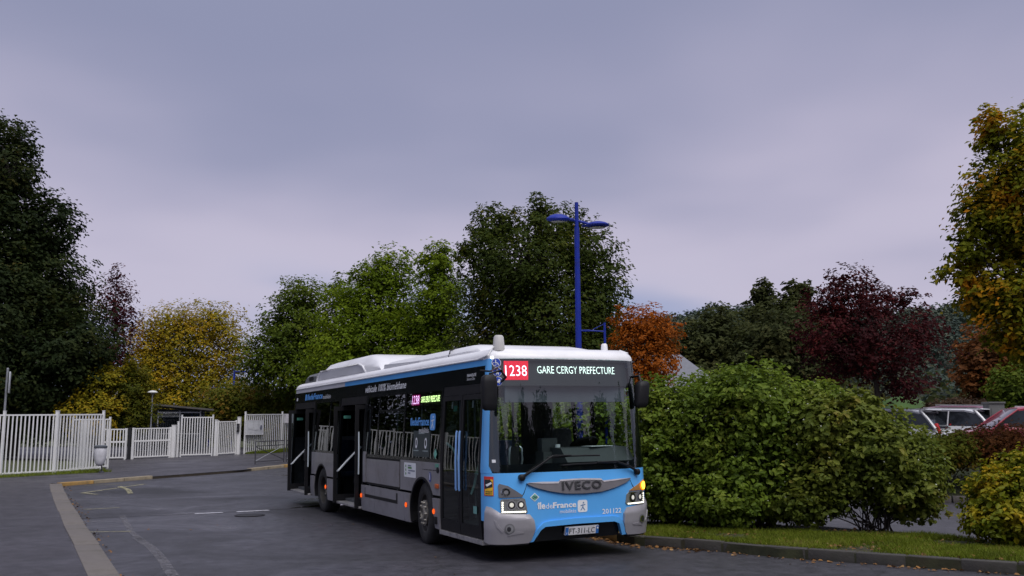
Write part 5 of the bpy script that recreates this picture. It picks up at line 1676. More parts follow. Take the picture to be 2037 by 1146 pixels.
TREES = {
    'dark_lime': (-24.59, 46, 0.396, [(-4.03,1.61,15.14,2.76,2.76), (-0.76,-0.67,14.47,1.51,2.39), (-1.54,0.1,11.02,3.01,2.76), (1.12,0.3,11.58,1.46,1.76), (-0.05,0.97,8.84,2.76,2.26), (-1.51,-1.57,6.97,3.77,3.26), (1.24,1.29,6.54,2.64,2.31), (0.17,0.22,4.18,4.02,2.26), (3.14,-0.88,4.95,2.06,1.81), (-3.17,-1.73,10.4,3.01,3.77), (-1.08,0.04,2.45,3.77,1.51)]),
    'purple_tree': (-24.09, 56, 0.56, [(-0.07,0,9.01,1.04,1.38), (0.79,-0.41,7.58,0.92,0.79), (-0.01,-0.17,6.09,1.22,1.38), (0.04,-0.17,10.44,0.37,0.76), (-0.3,-0.46,4.57,1.22,1.53)]),
    'yellow_tree': (-27.57, 80, 0.56, [(-3.62,0.11,8.21,2.27,2.4), (-1.6,0.28,9.96,2.27,1.83), (1.46,0.22,10.16,2.4,1.75), (3.49,-0.46,8.13,1.53,1.97), (-0.56,1.42,7.43,3.71,2.62), (-2.24,0.3,5.19,3.06,2.18), (2.1,0.27,5.17,2.62,2.18), (-4.33,0.56,6.07,1.53,2.18), (0.03,0.3,3.03,3.49,1.97)]),
    'yellow_small': (-20.06, 45.5, 0.387, [(-0.05,0.12,3.4,1.04,1.04), (-0.17,-0.53,2.17,1.24,0.99), (0.51,0.17,3.89,0.62,0.62), (-0.24,0.3,1.22,1.24,0.62)]),
    'olive_small': (-18.57, 46.2, 0.4, [(0,-0.24,3.27,0.76,1.06), (0.12,-0.25,2.05,0.91,0.96), (-0.44,0.03,4.28,0.28,0.63)]),
    'hedge_a': (-17.36, 57, 0.56, [(0.09,-0.49,2.63,1.71,1.18), (-1.04,-0.18,1.89,0.87,0.75), (0.88,0.06,1.73,1.87,0.93)]),
    'hedge_b': (-14.21, 56, 0.56, [(-0.92,0.44,2.77,1.68,1.04), (0.6,0.45,2.61,1.53,1.16), (-0.07,-0.33,1.41,1.83,0.92), (1.84,0.34,2.46,1.38,1.22)]),
    'green_a': (-12.11, 54, 0.54, [(-0.33,0.47,8.63,1.33,1.24), (-0.94,-0.48,7.03,1.53,1.42), (0.32,0.53,6.25,2.06,1.77), (-1.96,-0.75,5.13,1.33,1.62), (-0.07,-0.13,4.58,2.21,1.47), (2.1,0.12,9.02,0.74,0.94), (0.96,0.65,3.6,1.77,1.18)]),
    'green_b': (-6.27, 47, 0.414, [(0,-0.02,9.15,1.41,1.15), (-0.94,0.34,8.82,1.03,0.9), (-2.13,-0.04,7.08,1.33,1.54), (0.13,0.22,7.23,2.05,1.59), (-1.8,-0.25,5.4,2.05,1.54), (0.72,-0.2,5.39,2.31,1.54), (-1.76,-0.28,3.75,2.31,1.28)]),
    'green_c': (-3.64, 44, 0.36, [(0.13,-0.3,9.2,0.86,0.82), (0.33,-0.32,7.79,1.01,1.2), (0.03,0.67,6.22,1.56,1.44), (-0.38,0.03,4.48,1.8,1.2)]),
    'dark_plane': (1.26, 36, 0.216, [(-1.92,0.4,9.5,0.9,0.79), (-0.22,-0.14,10.14,0.31,0.55), (0.08,0.38,9.28,1.38,1.02), (-2.4,-0.3,8.24,0.83,0.94), (-0.84,-0.72,7.66,1.87,1.28), (1.56,0.23,8.43,1.28,1.02), (1.99,-0.28,6.94,1.14,1.14), (-1.63,0.76,6.5,1.67,1.38), (0.32,-0.33,5.96,2.16,1.57), (-2.03,0.28,4.85,1.47,1.18), (2.08,-0.14,5.58,0.98,1.08), (0.68,-0.58,4.38,1.87,0.98), (-3.1,-0.02,8.5,0.35,0.26)]),
    'orange_maple': (4.34, 30, 0.108, [(0.12,0.28,4.97,0.82,0.52), (-0.62,0.24,4.92,0.43,0.52), (0.67,0.16,4.51,0.52,0.52), (-0.23,0.22,4.22,0.74,0.74), (0.28,-0.11,3.79,0.74,0.57), (-0.12,0.01,3.23,0.82,0.49)]),
    'poplar_a': (29.42, 110, 0.56, [(0.49,-0.71,16.57,1.2,1.68), (0.35,-0.81,14.04,1.68,2.4), (0.18,-0.89,10.46,1.8,3)]),
    'poplar_b': (33.12, 110, 0.56, [(1.16,-0.07,16.4,1.68,1.8), (-0.22,-0.35,14.38,1.68,2.1), (0.26,-0.67,10.46,2.16,3)]),
    'mid_a': (20.84, 95, 0.56, [(0.9,0.15,10.58,3.11,2.33), (-1.49,-1.19,9.18,2.85,2.33), (1.47,-1.32,7.64,4.15,2.59), (-2.91,-0.49,8.23,2.33,2.33), (-1.65,-1.31,5.14,4.15,2.59)]),
    'mid_b': (26.48, 90, 0.56, [(-0.29,-0.82,10.21,3.44,2.36), (2.77,-0.09,8.81,2.95,2.46), (-1.69,-0.24,7.84,3.44,2.7), (1.44,-0.82,6.1,4.42,2.46)]),
    'red_maple': (11.79, 30, 0.75, [(-0.72,0.16,5.62,0.66,0.62), (-1.33,0.16,4.95,0.82,0.66), (0,-0.04,5,0.74,0.59), (0.99,-0.04,5.13,0.57,0.26), (1.43,-0.17,4.08,0.66,0.62), (-0.75,-0.16,4.17,1.44,0.82), (-1.8,-0.33,3.76,0.74,0.74), (0.44,0.09,3.54,1.47,0.9), (0.5,-0.2,2.47,0.82,0.62), (-0.94,-0.06,3.05,1.15,0.62)]),
    'autumn_maple': (12.01, 21, 0.3, [(-0.84,-0.13,8.22,0.37,0.55), (-0.15,-0.08,8.01,0.48,0.63), (-0.67,-0.11,6.92,0.76,0.71), (-1.19,-0.02,6.29,0.46,0.55), (-0.37,0.3,5.82,0.97,0.86), (-1.49,0.11,5.43,0.46,0.34), (-1.6,0.13,4.91,0.46,0.28), (-1.08,0.17,4.39,0.66,0.52), (-0.47,-0.35,4.08,0.92,0.86), (-0.62,0.01,3.33,0.48,0.39), (0.43,-0.57,6.68,1.26,1.72), (0.54,0.19,4.26,1.26,1.26)]),
    'rusty_tree': (30.99, 62, 0.75, [(0.22,-0.35,5.85,1.42,1.62), (-0.3,-0.12,4.13,1.29,1.22), (2.14,0.66,4.57,1.42,1.42), (1.11,0.24,2.88,1.69,1.02)]),
    'green_far': (31.01, 58, 0.75, [(-0.22,-0.5,3.35,1.33,1.2), (1.6,0.22,3.68,1.42,1.58), (0.28,-0.25,2.12,1.9,0.79)]),
    'brown_shrub': (18.5, 40, 0.75, [(0.11,0.13,1.62,0.98,0.44), (1.14,0.25,1.68,0.7,0.44), (-0.68,0.06,1.54,0.44,0.31)]),
    'bank_a': (10.13, 22.3, 0.45, [(-0.05,-0.05,0.78,0.67,0.34), (-0.39,0.02,0.68,0.51,0.32), (0.41,0.05,0.82,0.55,0.34), (0.18,-0.01,0.54,0.61,0.27)]),
    'bank_b': (11.42, 22.6, 0.45, [(-0.31,-0.19,0.89,0.72,0.39), (0.36,0.06,0.9,0.62,0.39), (0.08,0.04,0.57,0.76,0.35), (0.92,-0.01,0.84,0.62,0.42), (0.54,-0.11,0.53,0.62,0.32)]),
    'bush_a': (2.76, 16.4, 0.14, [(0.01,0.29,1.61,0.64,0.82), (-0.31,-0.24,0.89,0.56,0.67), (0.36,0.2,0.73,0.72,0.67), (0.61,0.36,1.74,0.67,0.76), (-0.23,0.11,1.91,0.38,0.47), (-0.08,-0.04,0.32,0.67,0.36), (0.57,-0.21,0.33,0.63,0.36)]),
    'bush_b': (4.07, 15.7, 0.14, [(-0.04,-0.09,2.06,0.73,0.58), (-0.57,0.25,1.6,0.77,0.77), (0.57,0.21,1.56,0.94,0.77), (-0.13,0.41,0.97,1.11,0.77), (0.87,0.16,1.05,0.77,0.73), (1.11,-0.13,2.01,0.39,0.36), (-0.37,0.11,2.23,0.51,0.34), (-0.55,-0.19,0.43,0.77,0.39), (0.42,0.02,0.45,0.69,0.39)]),
    'bush_c': (5.7, 15.0, 0.14, [(-0.24,0.24,1.51,0.66,0.51), (0.05,-0.22,1.28,0.64,0.51), (0.55,-0.03,1,0.51,0.45), (-0.39,0.16,0.96,0.66,0.53), (0.33,-0.23,0.74,0.59,0.39), (0.72,-0.13,0.73,0.34,0.34), (-0.7,0.08,1.6,0.57,0.53), (-0.69,0.24,0.8,0.7,0.51), (-0.23,-0.01,1.87,0.37,0.29), (-1.06,0.15,0.41,0.57,0.31), (0.52,0.1,0.37,0.53,0.25)]),
    'bush_d': (7.22, 13.3, 0.14, [(-0.45,-0.03,0.63,0.41,0.38), (0.07,0.1,0.76,0.44,0.45), (-0.5,-0.16,0.32,0.45,0.29), (0.02,-0.15,0.35,0.58,0.38)]),
}


def leaf_cloud(name, pts, nrm, size, aspect, mat, parent, seed, tone=None, curl=0.18, six=False):
    """single leaves as small folded faces; six=True gives a rounder six-cornered leaf"""
    rs = np.random.RandomState(seed)
    N = len(pts)
    n = nrm / np.maximum(np.linalg.norm(nrm, axis=1, keepdims=True), 1e-6)
    r = rs.normal(size=(N, 3))
    d = np.cross(n, r); d /= np.maximum(np.linalg.norm(d, axis=1, keepdims=True), 1e-6)
    w = np.cross(n, d)
    s = size[:, None]
    if tone is None:
        tone = rs.rand(N)
    if not six:
        k = 4
        co = np.empty((N, 4, 3))
        co[:, 0] = pts - d * s * .5
        co[:, 1] = pts + w * s * aspect * .5 + n * s * curl
        co[:, 2] = pts + d * s * .5
        co[:, 3] = pts - w * s * aspect * .5 + n * s * curl
        base = np.arange(N)[:, None] * 4
        idx = (base + np.array([[0, 1, 2, 0, 2, 3]])).ravel()
    else:
        k = 6
        co = np.empty((N, 6, 3))
        co[:, 0] = pts - d * s * .5
        co[:, 1] = pts - d * s * .18 + w * s * aspect * .5 + n * s * curl
        co[:, 2] = pts + d * s * .18 + w * s * aspect * .42 + n * s * curl * .8
        co[:, 3] = pts + d * s * .52 - n * s * curl * .6
        co[:, 4] = pts + d * s * .18 - w * s * aspect * .42 + n * s * curl * .8
        co[:, 5] = pts - d * s * .18 - w * s * aspect * .5 + n * s * curl
        base = np.arange(N)[:, None] * 6
        idx = (base + np.array([[0, 1, 2, 0, 2, 3, 0, 3, 4, 0, 4, 5]])).ravel()
    return fast_mesh(name, co.reshape(-1, 3), 3, idx, mat, parent, np.repeat(tone, k))


def lobes_points(lobes, n, seed, per=14, inner=.35, csz=.16, ragged=.30, flat=1.0, sprays=.12):
    """leaf positions in clumps spread through ellipsoids with a ragged outline; returns points, normals, clump centres"""
    rs = np.random.RandomState(seed)
    wts = np.array([(l[3] * l[3] * l[4]) ** .62 for l in lobes]); wts /= wts.sum()
    nc = max(8, n // per)
    which = rs.choice(len(lobes), size=nc, p=wts)
    L = np.array(lobes)[which]
    d = rs.normal(size=(nc, 3)); d /= np.linalg.norm(d, axis=1, keepdims=True)
    rad = inner + (1 - inner) * rs.rand(nc) ** .55
    ph = rs.rand(len(lobes), 6)[which] * 6.28
    rag = 1 + ragged * .5 * (np.sin(4 * d[:, 0] + ph[:, 0]) * np.sin(5 * d[:, 2] + ph[:, 1]) + np.sin(7 * d[:, 1] + ph[:, 2]) * np.sin(6 * d[:, 2] + ph[:, 3])) + ragged * .25 * rs.normal(size=nc)
    rr = (rad * np.clip(rag, .5, 1.32))[:, None]
    spray = rs.rand(nc) < sprays
    rr[spray] = (1.0 + .26 * rs.rand(spray.sum()))[:, None]
    thin_ = np.where(spray, .55, 1.0)
    scl = np.stack([L[:, 3], L[:, 3] * flat, L[:, 4]], axis=1)
    cen = L[:, :3] + d * rr * scl
    cs = csz * (L[:, 3] * L[:, 4]) ** .5
    cs = np.clip(cs, np.median(cs) * .5, np.median(cs) * 1.4)
    pts = np.repeat(cen, per, axis=0) + rs.normal(size=(nc * per, 3)) * np.repeat(cs * thin_, per)[:, None] * np.array([1, 1, .75])
    out = np.repeat(d, per, axis=0)
    nrm = out * .7 + np.array([0, 0, .75]) + rs.normal(size=pts.shape) * .34
    tone = np.clip(np.repeat(rs.rand(nc), per) * .66 + rs.rand(nc * per) * .34, 0, 1)
    return pts, nrm, cen, tone


def branch_mesh(lobes, cen, h_low, r0, seed, mat, parent, twigs=60, multi=0):
    rnd = random.Random(seed)
    m = MB()
    zmid = sum(l[2] for l in lobes) / len(lobes)
    ztop = max(l[2] + l[4] * .4 for l in lobes)
    xm = sum(l[0] * l[3] for l in lobes) / sum(l[3] for l in lobes)
    tr = []
    K = 7
    for i in range(K + 1):
        t = i / K
        tr.append(Vector((xm * t * .8 + rnd.uniform(-.04, .04) * t * ztop * .25, rnd.uniform(-.04, .04) * t * ztop * .2, -.15 + (ztop + .15) * t)))
    if not multi:
        m.tube(tr, [r0 * (1.25 if i == 0 else 1) * (1 - .86 * (i / K)) for i in range(K + 1)], 9)
    else:
        for k in range(multi):
            a = rnd.uniform(0, 6.28); l = rnd.choice(lobes)
            tip = Vector((l[0] + rnd.uniform(-.4, .4) * l[3], l[1] + rnd.uniform(-.4, .4) * l[3], l[2] + rnd.uniform(-.2, .5) * l[4]))
            br_ = rnd.uniform(.05, .30)
            b = Vector((math.cos(a) * br_, math.sin(a) * br_ * .6, -.03))
            q = b.lerp(tip, .5) + Vector((rnd.uniform(-.22, .22), rnd.uniform(-.2, .2), .10 * tip.z))
            m.tube([b, b.lerp(q, .5) + Vector((0, 0, .02)), q, tip], [r0, r0 * .8, r0 * .6, r0 * .2], 5)
    nodes = []
    for l in lobes:
        c = Vector(l[:3])
        zs = max(h_low, min(c.z - .45 * math.hypot(c.x, c.y) - .3, ztop * .75))
        t = (zs + .15) / (ztop + .15)
        i = min(K - 1, max(0, int(t * K)))
        s = tr[i].lerp(tr[i + 1], t * K - i)
        if multi:
            s = Vector((rnd.uniform(-.25, .25), rnd.uniform(-.1, .1), .0))
        mid = s.lerp(c, .5) + Vector((rnd.uniform(-.1, .1), rnd.uniform(-.1, .1), .06)) * l[3]
        rb = r0 * .36 * min(1.2, .5 + l[3] / 3)
        m.tube([s, mid, c], [rb, rb * .7, rb * .4], 6)
        nodes.append((mid, c, rb))
    idx = list(range(len(cen)))
    rnd.shuffle(idx)
    for i in idx[:twigs]:
        p = Vector(cen[i])
        mid, c, rb = min(nodes, key=lambda q: (q[1] - p).length)
        s = mid.lerp(c, rnd.random())
        q = s.lerp(p, .55) + Vector((rnd.uniform(-.05, .05), rnd.uniform(-.05, .05), .05)) * (p - s).length
        m.tube([s, q, p], [rb * .42, rb * .28, rb * .10], 4, cap=False)
    return m.build('trunk' if not multi else 'stems', mat, parent, smooth=True, recalc=False)


def tree(key, name, label, cat, mat, n, leaf, seed, r0=.18, h_low=1.0, per=14, inner=.3, csz=.16, ragged=.3, aspect=.6, twigs=70, multi=0, group=None, six=False, cname='crown', loc=None, lobes=None, sizev=.35, flat=1.0, stem=None):
    if lobes is None:
        x, y, z, lobes = TREES[key]
        if not multi and key != 'dark_lime':
            lobes = [(a, b, c, d * 1.10, e * 1.07) for a, b, c, d, e in lobes]
        loc = (x, y, z)
    r = empty(name, loc)
    tag(r, label, cat, group)
    pts, nrm, cen, tone = lobes_points(lobes, n, seed, per, inner, csz, ragged, flat, .05 if key == 'dark_lime' else .12)
    keep = pts[:, 2] > .02
    pts, nrm, tone = pts[keep], nrm[keep], tone[keep]
    rs = np.random.RandomState(seed + 5)
    size = leaf * (1 + sizev * (rs.rand(len(pts)) - .5) * 2)
    if key in ('bush_a', 'bush_b', 'bush_c'):
        # pale berry clusters near the surface
        pick = rs.choice(len(pts), 420, replace=False)
        bp_, bn_ = pts[pick] + nrm[pick] / np.linalg.norm(nrm[pick], axis=1, keepdims=True) * .05, nrm[pick]
        leaf_cloud('berries', bp_, bn_, np.full(len(pick), .026), .95, pm('pale_berries', (.42, .44, .36), .6), r, seed + 3, None, six=True)['kind'] = 'stuff'
    branch_mesh(lobes, cen, h_low, r0, seed, stem or (M_STEM if multi else M_BARK), r, twigs, multi)
    leaf_cloud(cname, pts, nrm, size, aspect, mat, r, seed + 9, tone, six=six)
    return r


L_DARK = leafmat('leaf_dark_green', [(0.0, (.010, .018, .007)), (.45, (.022, .036, .011)), (.75, (.040, .052, .012)), (1.0, (.090, .064, .013))], nscale=.35)
L_PLANE = leafmat('leaf_plane', [(0.0, (.022, .036, .007)), (.5, (.045, .068, .009)), (.8, (.085, .098, .011)), (.93, (.19, .14, .012)), (1.0, (.36, .18, .014))], nscale=.6)
L_GREEN = leafmat('leaf_bright_green', [(0.0, (.055, .095, .006)), (.5, (.120, .180, .008)), (.85, (.18, .235, .010)), (1.0, (.29, .21, .014))], nscale=.5)
L_GREEN2 = leafmat('leaf_mid_green', [(0.0, (.045, .075, .010)), (.5, (.085, .125, .012)), (.9, (.135, .16, .014)), (1.0, (.20, .16, .02))], nscale=.5)
L_YELL = leafmat('leaf_yellow', [(0.0, (.12, .14, .012)), (.4, (.25, .215, .014)), (.75, (.42, .27, .015)), (1.0, (.52, .26, .016))], nscale=.35)
L_OLIVE = leafmat('leaf_olive', [(0.0, (.036, .055, .007)), (.5, (.090, .098, .008)), (1.0, (.25, .18, .012))], nscale=.8)
L_PURP = leafmat('leaf_purple', [(0.0, (.026, .008, .012)), (.6, (.080, .016, .022)), (1.0, (.15, .030, .03))], nscale=.8)
L_RED = leafmat('leaf_dark_red', [(0.0, (.014, .005, .007)), (.5, (.052, .010, .012)), (.85, (.105, .016, .016)), (1.0, (.16, .034, .02))], nscale=.7)
L_ORNG = leafmat('leaf_orange', [(0.0, (.12, .048, .008)), (.35, (.27, .075, .008)), (.8, (.40, .11, .008)), (1.0, (.45, .17, .015))], nscale=1.0)
L_AUT = leafmat('leaf_autumn', [(0.0, (.065, .090, .006)), (.5, (.165, .180, .008)), (.66, (.29, .22, .010)), (.82, (.46, .21, .008)), (1.0, (.58, .19, .006))], nscale=.9, spread=.4)
L_HEDGE = leafmat('leaf_hedge', [(0.0, (.055, .085, .010)), (.4, (.12, .145, .014)), (.7, (.18, .15, .018)), (1.0, (.33, .11, .022))], nscale=.6)
L_BUSH = leafmat('leaf_dogwood', [(0.0, (.050, .090, .014)), (.35, (.110, .170, .018)), (.7, (.185, .245, .030)), (.92, (.26, .275, .045)), (1.0, (.26, .17, .04))], nscale=1.1, rough=.42)
L_BUSHC = leafmat('leaf_dogwood_turning', [(0.0, (.055, .084, .016)), (.4, (.120, .155, .022)), (.7, (.190, .215, .032)), (.9, (.25, .185, .036)), (1.0, (.28, .085, .035))], nscale=1.1, rough=.42)
L_BUSHD = leafmat('leaf_yellowing', [(0.0, (.060, .095, .008)), (.40, (.15, .175, .010)), (.65, (.33, .27, .014)), (1.0, (.66, .33, .02))], nscale=1.6, rough=.45)
L_RUST = leafmat('leaf_rust', [(0.0, (.060, .036, .014)), (.5, (.17, .065, .020)), (1.0, (.28, .10, .022))], nscale=.5)
L_BROWN = leafmat('leaf_brown', [(0.0, (.030, .024, .018)), (.6, (.075, .048, .030)), (1.0, (.12, .070, .035))], nscale=1.0)
L_FAR = leafmat('leaf_far_wood_haze', [(0.0, (.034, .054, .048)), (.5, (.056, .078, .060)), (.85, (.088, .098, .062)), (1.0, (.13, .108, .06))], nscale=.03, trans=.15)  # bluish leaf colour stands in for distance haze
L_GREY = leafmat('leaf_grey_green', [(0.0, (.030, .042, .016)), (.6, (.062, .072, .022)), (1.0, (.115, .100, .030))], nscale=.25)

tree('dark_lime', 'lime_tree', 'huge dark green tree filling the left edge behind the fence', 'tree', L_DARK, 100000, .23, 11, r0=.42, h_low=2.0, per=16, csz=.11, ragged=.32, twigs=160, inner=.45)
tree('purple_tree', 'purple_plum_tree', 'purple-leaved tree peeking out right of the huge dark tree', 'tree', L_PURP, 6000, 0.17, 12, r0=.14, twigs=60, csz=.2)
tree('yellow_tree', 'poplar_tree', 'large yellowing tree with thin upright branches beyond the gates', 'tree', L_YELL, 34000, 0.24, 13, r0=.30, per=9, csz=.13, ragged=.42, twigs=240, inner=.25)
tree('yellow_small', 'small_maple_tree', 'small golden yellow tree beside the dark tree behind the fence', 'tree', L_YELL, 8000, 0.17, 14, r0=.10)
tree('olive_small', 'columnar_tree', 'slim olive green tree just left of the shelter', 'tree', L_OLIVE, 7000, 0.15, 15, r0=.09, h_low=.5)
tree('hedge_a', 'hedge_shrub', 'green shrub with reddish tips right of the shelter roof', 'shrub', L_HEDGE, 11000, 0.22, 16, r0=.04, h_low=.3, multi=9, cname='foliage', csz=.2)
tree('hedge_b', 'hedge_shrub', 'green and rusty hedge shrub behind the right white fence', 'shrub', L_HEDGE, 15000, 0.22, 17, r0=.04, h_low=.3, multi=9, cname='foliage', csz=.2)
tree('green_a', 'maple_tree', 'mid green tree left of the bright green trees, above the bus rear', 'tree', L_GREEN2, 24000, 0.2, 18, r0=.20, twigs=110, csz=.15)
tree('green_b', 'maple_tree', 'bright green tree with a feathery top above the bus roof', 'tree', L_GREEN, 36000, 0.17, 19, r0=.22, twigs=150, csz=.14, ragged=.4, inner=.25)
tree('green_c', 'ash_tree', 'light green tree with a narrow tuft, left of the dark plane tree', 'tree', L_GREEN, 16000, 0.17, 20, r0=.16, twigs=110, csz=.15, ragged=.4, inner=.25)
tree('dark_plane', 'plane_tree', 'tall dark green tree behind the blue street lamp', 'tree', L_PLANE, 50000, 0.15, 21, r0=.24, h_low=1.6, twigs=420, csz=.13, per=13, ragged=.38, inner=.35)
tree('orange_maple', 'orange_maple_tree', 'small bright orange tree right of the street lamp', 'tree', L_ORNG, 10000, 0.105, 22, r0=.08, twigs=80, csz=.17, ragged=.4)
tree('poplar_a', 'far_poplar_tree', 'left of two dark poplars on the skyline behind the red tree', 'tree', L_GREY, 4500, .55, 23, r0=.2, group=None)
tree('poplar_b', 'far_poplar_tree', 'right of two dark poplars on the skyline behind the red tree', 'tree', L_GREY, 5500, .55, 24, r0=.2)
tree('mid_a', 'ash_tree', 'broad grey-green tree right of the orange tree', 'tree', L_GREY, 14000, .50, 25, r0=.3, csz=.15)
tree('mid_b', 'ash_tree', 'broad grey-green tree left behind the dark red tree', 'tree', L_GREY, 14000, .48, 26, r0=.3, csz=.15)
tree('red_maple', 'red_maple_tree', 'dark red maple standing behind the big green bush', 'tree', L_RED, 16000, 0.12, 27, r0=.13, h_low=1.2, twigs=170, csz=.15, ragged=.55)
tree('autumn_maple', 'autumn_maple_tree', 'tall green and orange tree at the right edge of the picture', 'tree', L_AUT, 32000, .13, 28, r0=.17, h_low=2.4, twigs=260, csz=.17, per=13, ragged=.42, inner=.12)
tree('rusty_tree', 'rusty_tree', 'rust-brown tree on the slope above the cars', 'tree', L_RUST, 7000, .34, 29, r0=.12, csz=.2)
tree('green_far', 'slope_shrub', 'green shrub beside the rust-brown tree at the right edge', 'shrub', L_GREEN2, 6000, .30, 30, r0=.06, multi=7, cname='foliage', csz=.2)
tree('brown_shrub', 'brown_shrub', 'low brown shrub above the white car roof', 'shrub', L_BROWN, 4500, .16, 31, r0=.03, multi=8, cname='foliage', csz=.2)
tree('bank_a', 'bank_shrub', 'low green-brown shrub on the bank in front of the white car', 'shrub', L_HEDGE, 9000, 0.085, 32, r0=.015, multi=12, cname='foliage', csz=.2)
tree('bank_b', 'bank_shrub', 'reddish-brown shrub on the bank in front of the red car', 'shrub', L_RUST, 14000, 0.075, 33, r0=.012, multi=26, cname='foliage', csz=.2)
# the planted island
tree('bush_a', 'dogwood_bush', 'dark green bush close against the right side of the bus', 'shrub', L_BUSH, 22000, 0.078, 41, r0=.018, multi=16, cname='foliage', csz=.13, per=10, ragged=.25, six=True, aspect=.62, sizev=.5, twigs=60, inner=.4)
tree('bush_b', 'dogwood_bush', 'tallest green bush in the middle of the grass island', 'shrub', L_BUSH, 34000, 0.08, 42, r0=.02, multi=18, cname='foliage', csz=.13, per=10, ragged=.25, six=True, aspect=.62, sizev=.5, twigs=80, inner=.4)
tree('bush_c', 'dogwood_bush', 'right-hand green bush with bare stems showing at its foot', 'shrub', L_BUSHC, 26000, 0.082, 43, r0=.013, multi=30, cname='foliage', csz=.15, per=10, ragged=.3, six=True, aspect=.62, sizev=.5, twigs=90, inner=.35)
tree('bush_d', 'yellowing_bush', 'yellow and green bush at the right edge above the kerb', 'shrub', L_BUSHD, 14000, 0.072, 44, r0=.015, multi=18, cname='foliage', csz=.16, per=10, ragged=.3, six=True, aspect=.62, sizev=.5, twigs=60, inner=.35)
tree(None, 'hedge_bush', 'green bush round the foot of the street lamp, seen through the windscreen', 'shrub', L_BUSH, 9000, .10, 45, r0=.018, multi=14, cname='foliage', csz=.15, per=10, six=True, aspect=.62, twigs=30, loc=(1.45, 17.9, .12), lobes=[(0, 0, 1.5, .75, .8), (-.35, .5, 1.2, .7, .9), (.35, .3, 1.9, .6, .6), (0, .1, .7, .8, .6)])
tree(None, 'hedge_bush', 'green bush behind the bus, seen through the left half of the windscreen', 'shrub', L_BUSH, 9000, .11, 46, r0=.018, multi=14, cname='foliage', csz=.15, per=10, six=True, aspect=.62, twigs=30, loc=(.55, 20.6, .08), lobes=[(0, 0, 1.6, .9, .9), (-.6, .9, 1.3, .9, 1.0), (.7, -.5, 1.8, .8, .7), (0, .1, .7, 1.0, .6)])
# trees beside and behind the photographer: they show only as reflections in the bus windows
for az, dist, top, sd, nm_ in ((178, 23, 5.6, 51, 'dark tree straight behind the camera'), (161, 23, 5.8, 52, 'lower dark tree behind the camera, a little right'), (147, 22, 6.3, 53, 'dark tree behind the camera to the right'),
                               (135, 22, 6.3, 58, 'low dark tree across the road, right behind the camera'), (126, 22, 5.6, 59, 'round dark tree across the road to the right'), (116, 22, 6.0, 60, 'tallest dark tree across the road to the right'),
                               (103, 22, 5.6, 61, 'dark tree beside the road, far right'), (90, 24, 5.0, 62, 'last dark tree beside the road, level with the bus')):
    ax, ay = .9 + dist * math.sin(R(az)), 12.8 + dist * math.cos(R(az))
    tree(None, 'roadside_tree', nm_ + ', mirrored in the windscreen', 'tree', L_DARK, 13000, .36, sd, r0=.2, loc=(ax, ay, 0), lobes=[(0, 0, top - 1.3, 1.6, 1.5), (-1.2, .3, top - 2.6, 2.0, 1.7), (1.4, 0, top - 2.5, 1.9, 1.6), (0, -.5, 1.4, 2.6, 1.4)])
tree(None, 'roadside_tree', 'dark tree behind the left fence, seen only mirrored in the side windows', 'tree', L_DARK, 14000, .32, 54, r0=.25, loc=(-30, 33, .2), lobes=[(0, 0, 6.6, 2.6, 3.0), (-1.5, .3, 4.0, 2.8, 2.4), (1.6, 0, 3.8, 2.8, 2.4), (0, -.5, 2.2, 3.2, 1.4)])

for (nm_, lx, ly, sd) in (('dark tree of the row left of the picture, mirrored in the bus side', -36, 44, 55), ('farther unseen dark tree, added left of the picture, mirrored in the bus side', -47, 41, 56), ('nearer unseen dark tree, added left of the picture, mirrored in the bus side', -37, 30, 57)):  # unseen trees added to darken the reflection in the bus side
    tree(None, 'roadside_tree', nm_, 'tree', L_DARK, 20000, .42, sd, r0=.35, loc=(lx, ly, .3), lobes=[(0, 0, 12.5, 3.2, 4.0), (-2, .3, 8.0, 4.0, 3.6), (2.2, 0, 7.6, 4.0, 3.4), (0, -.5, 3.6, 5.0, 2.8)])

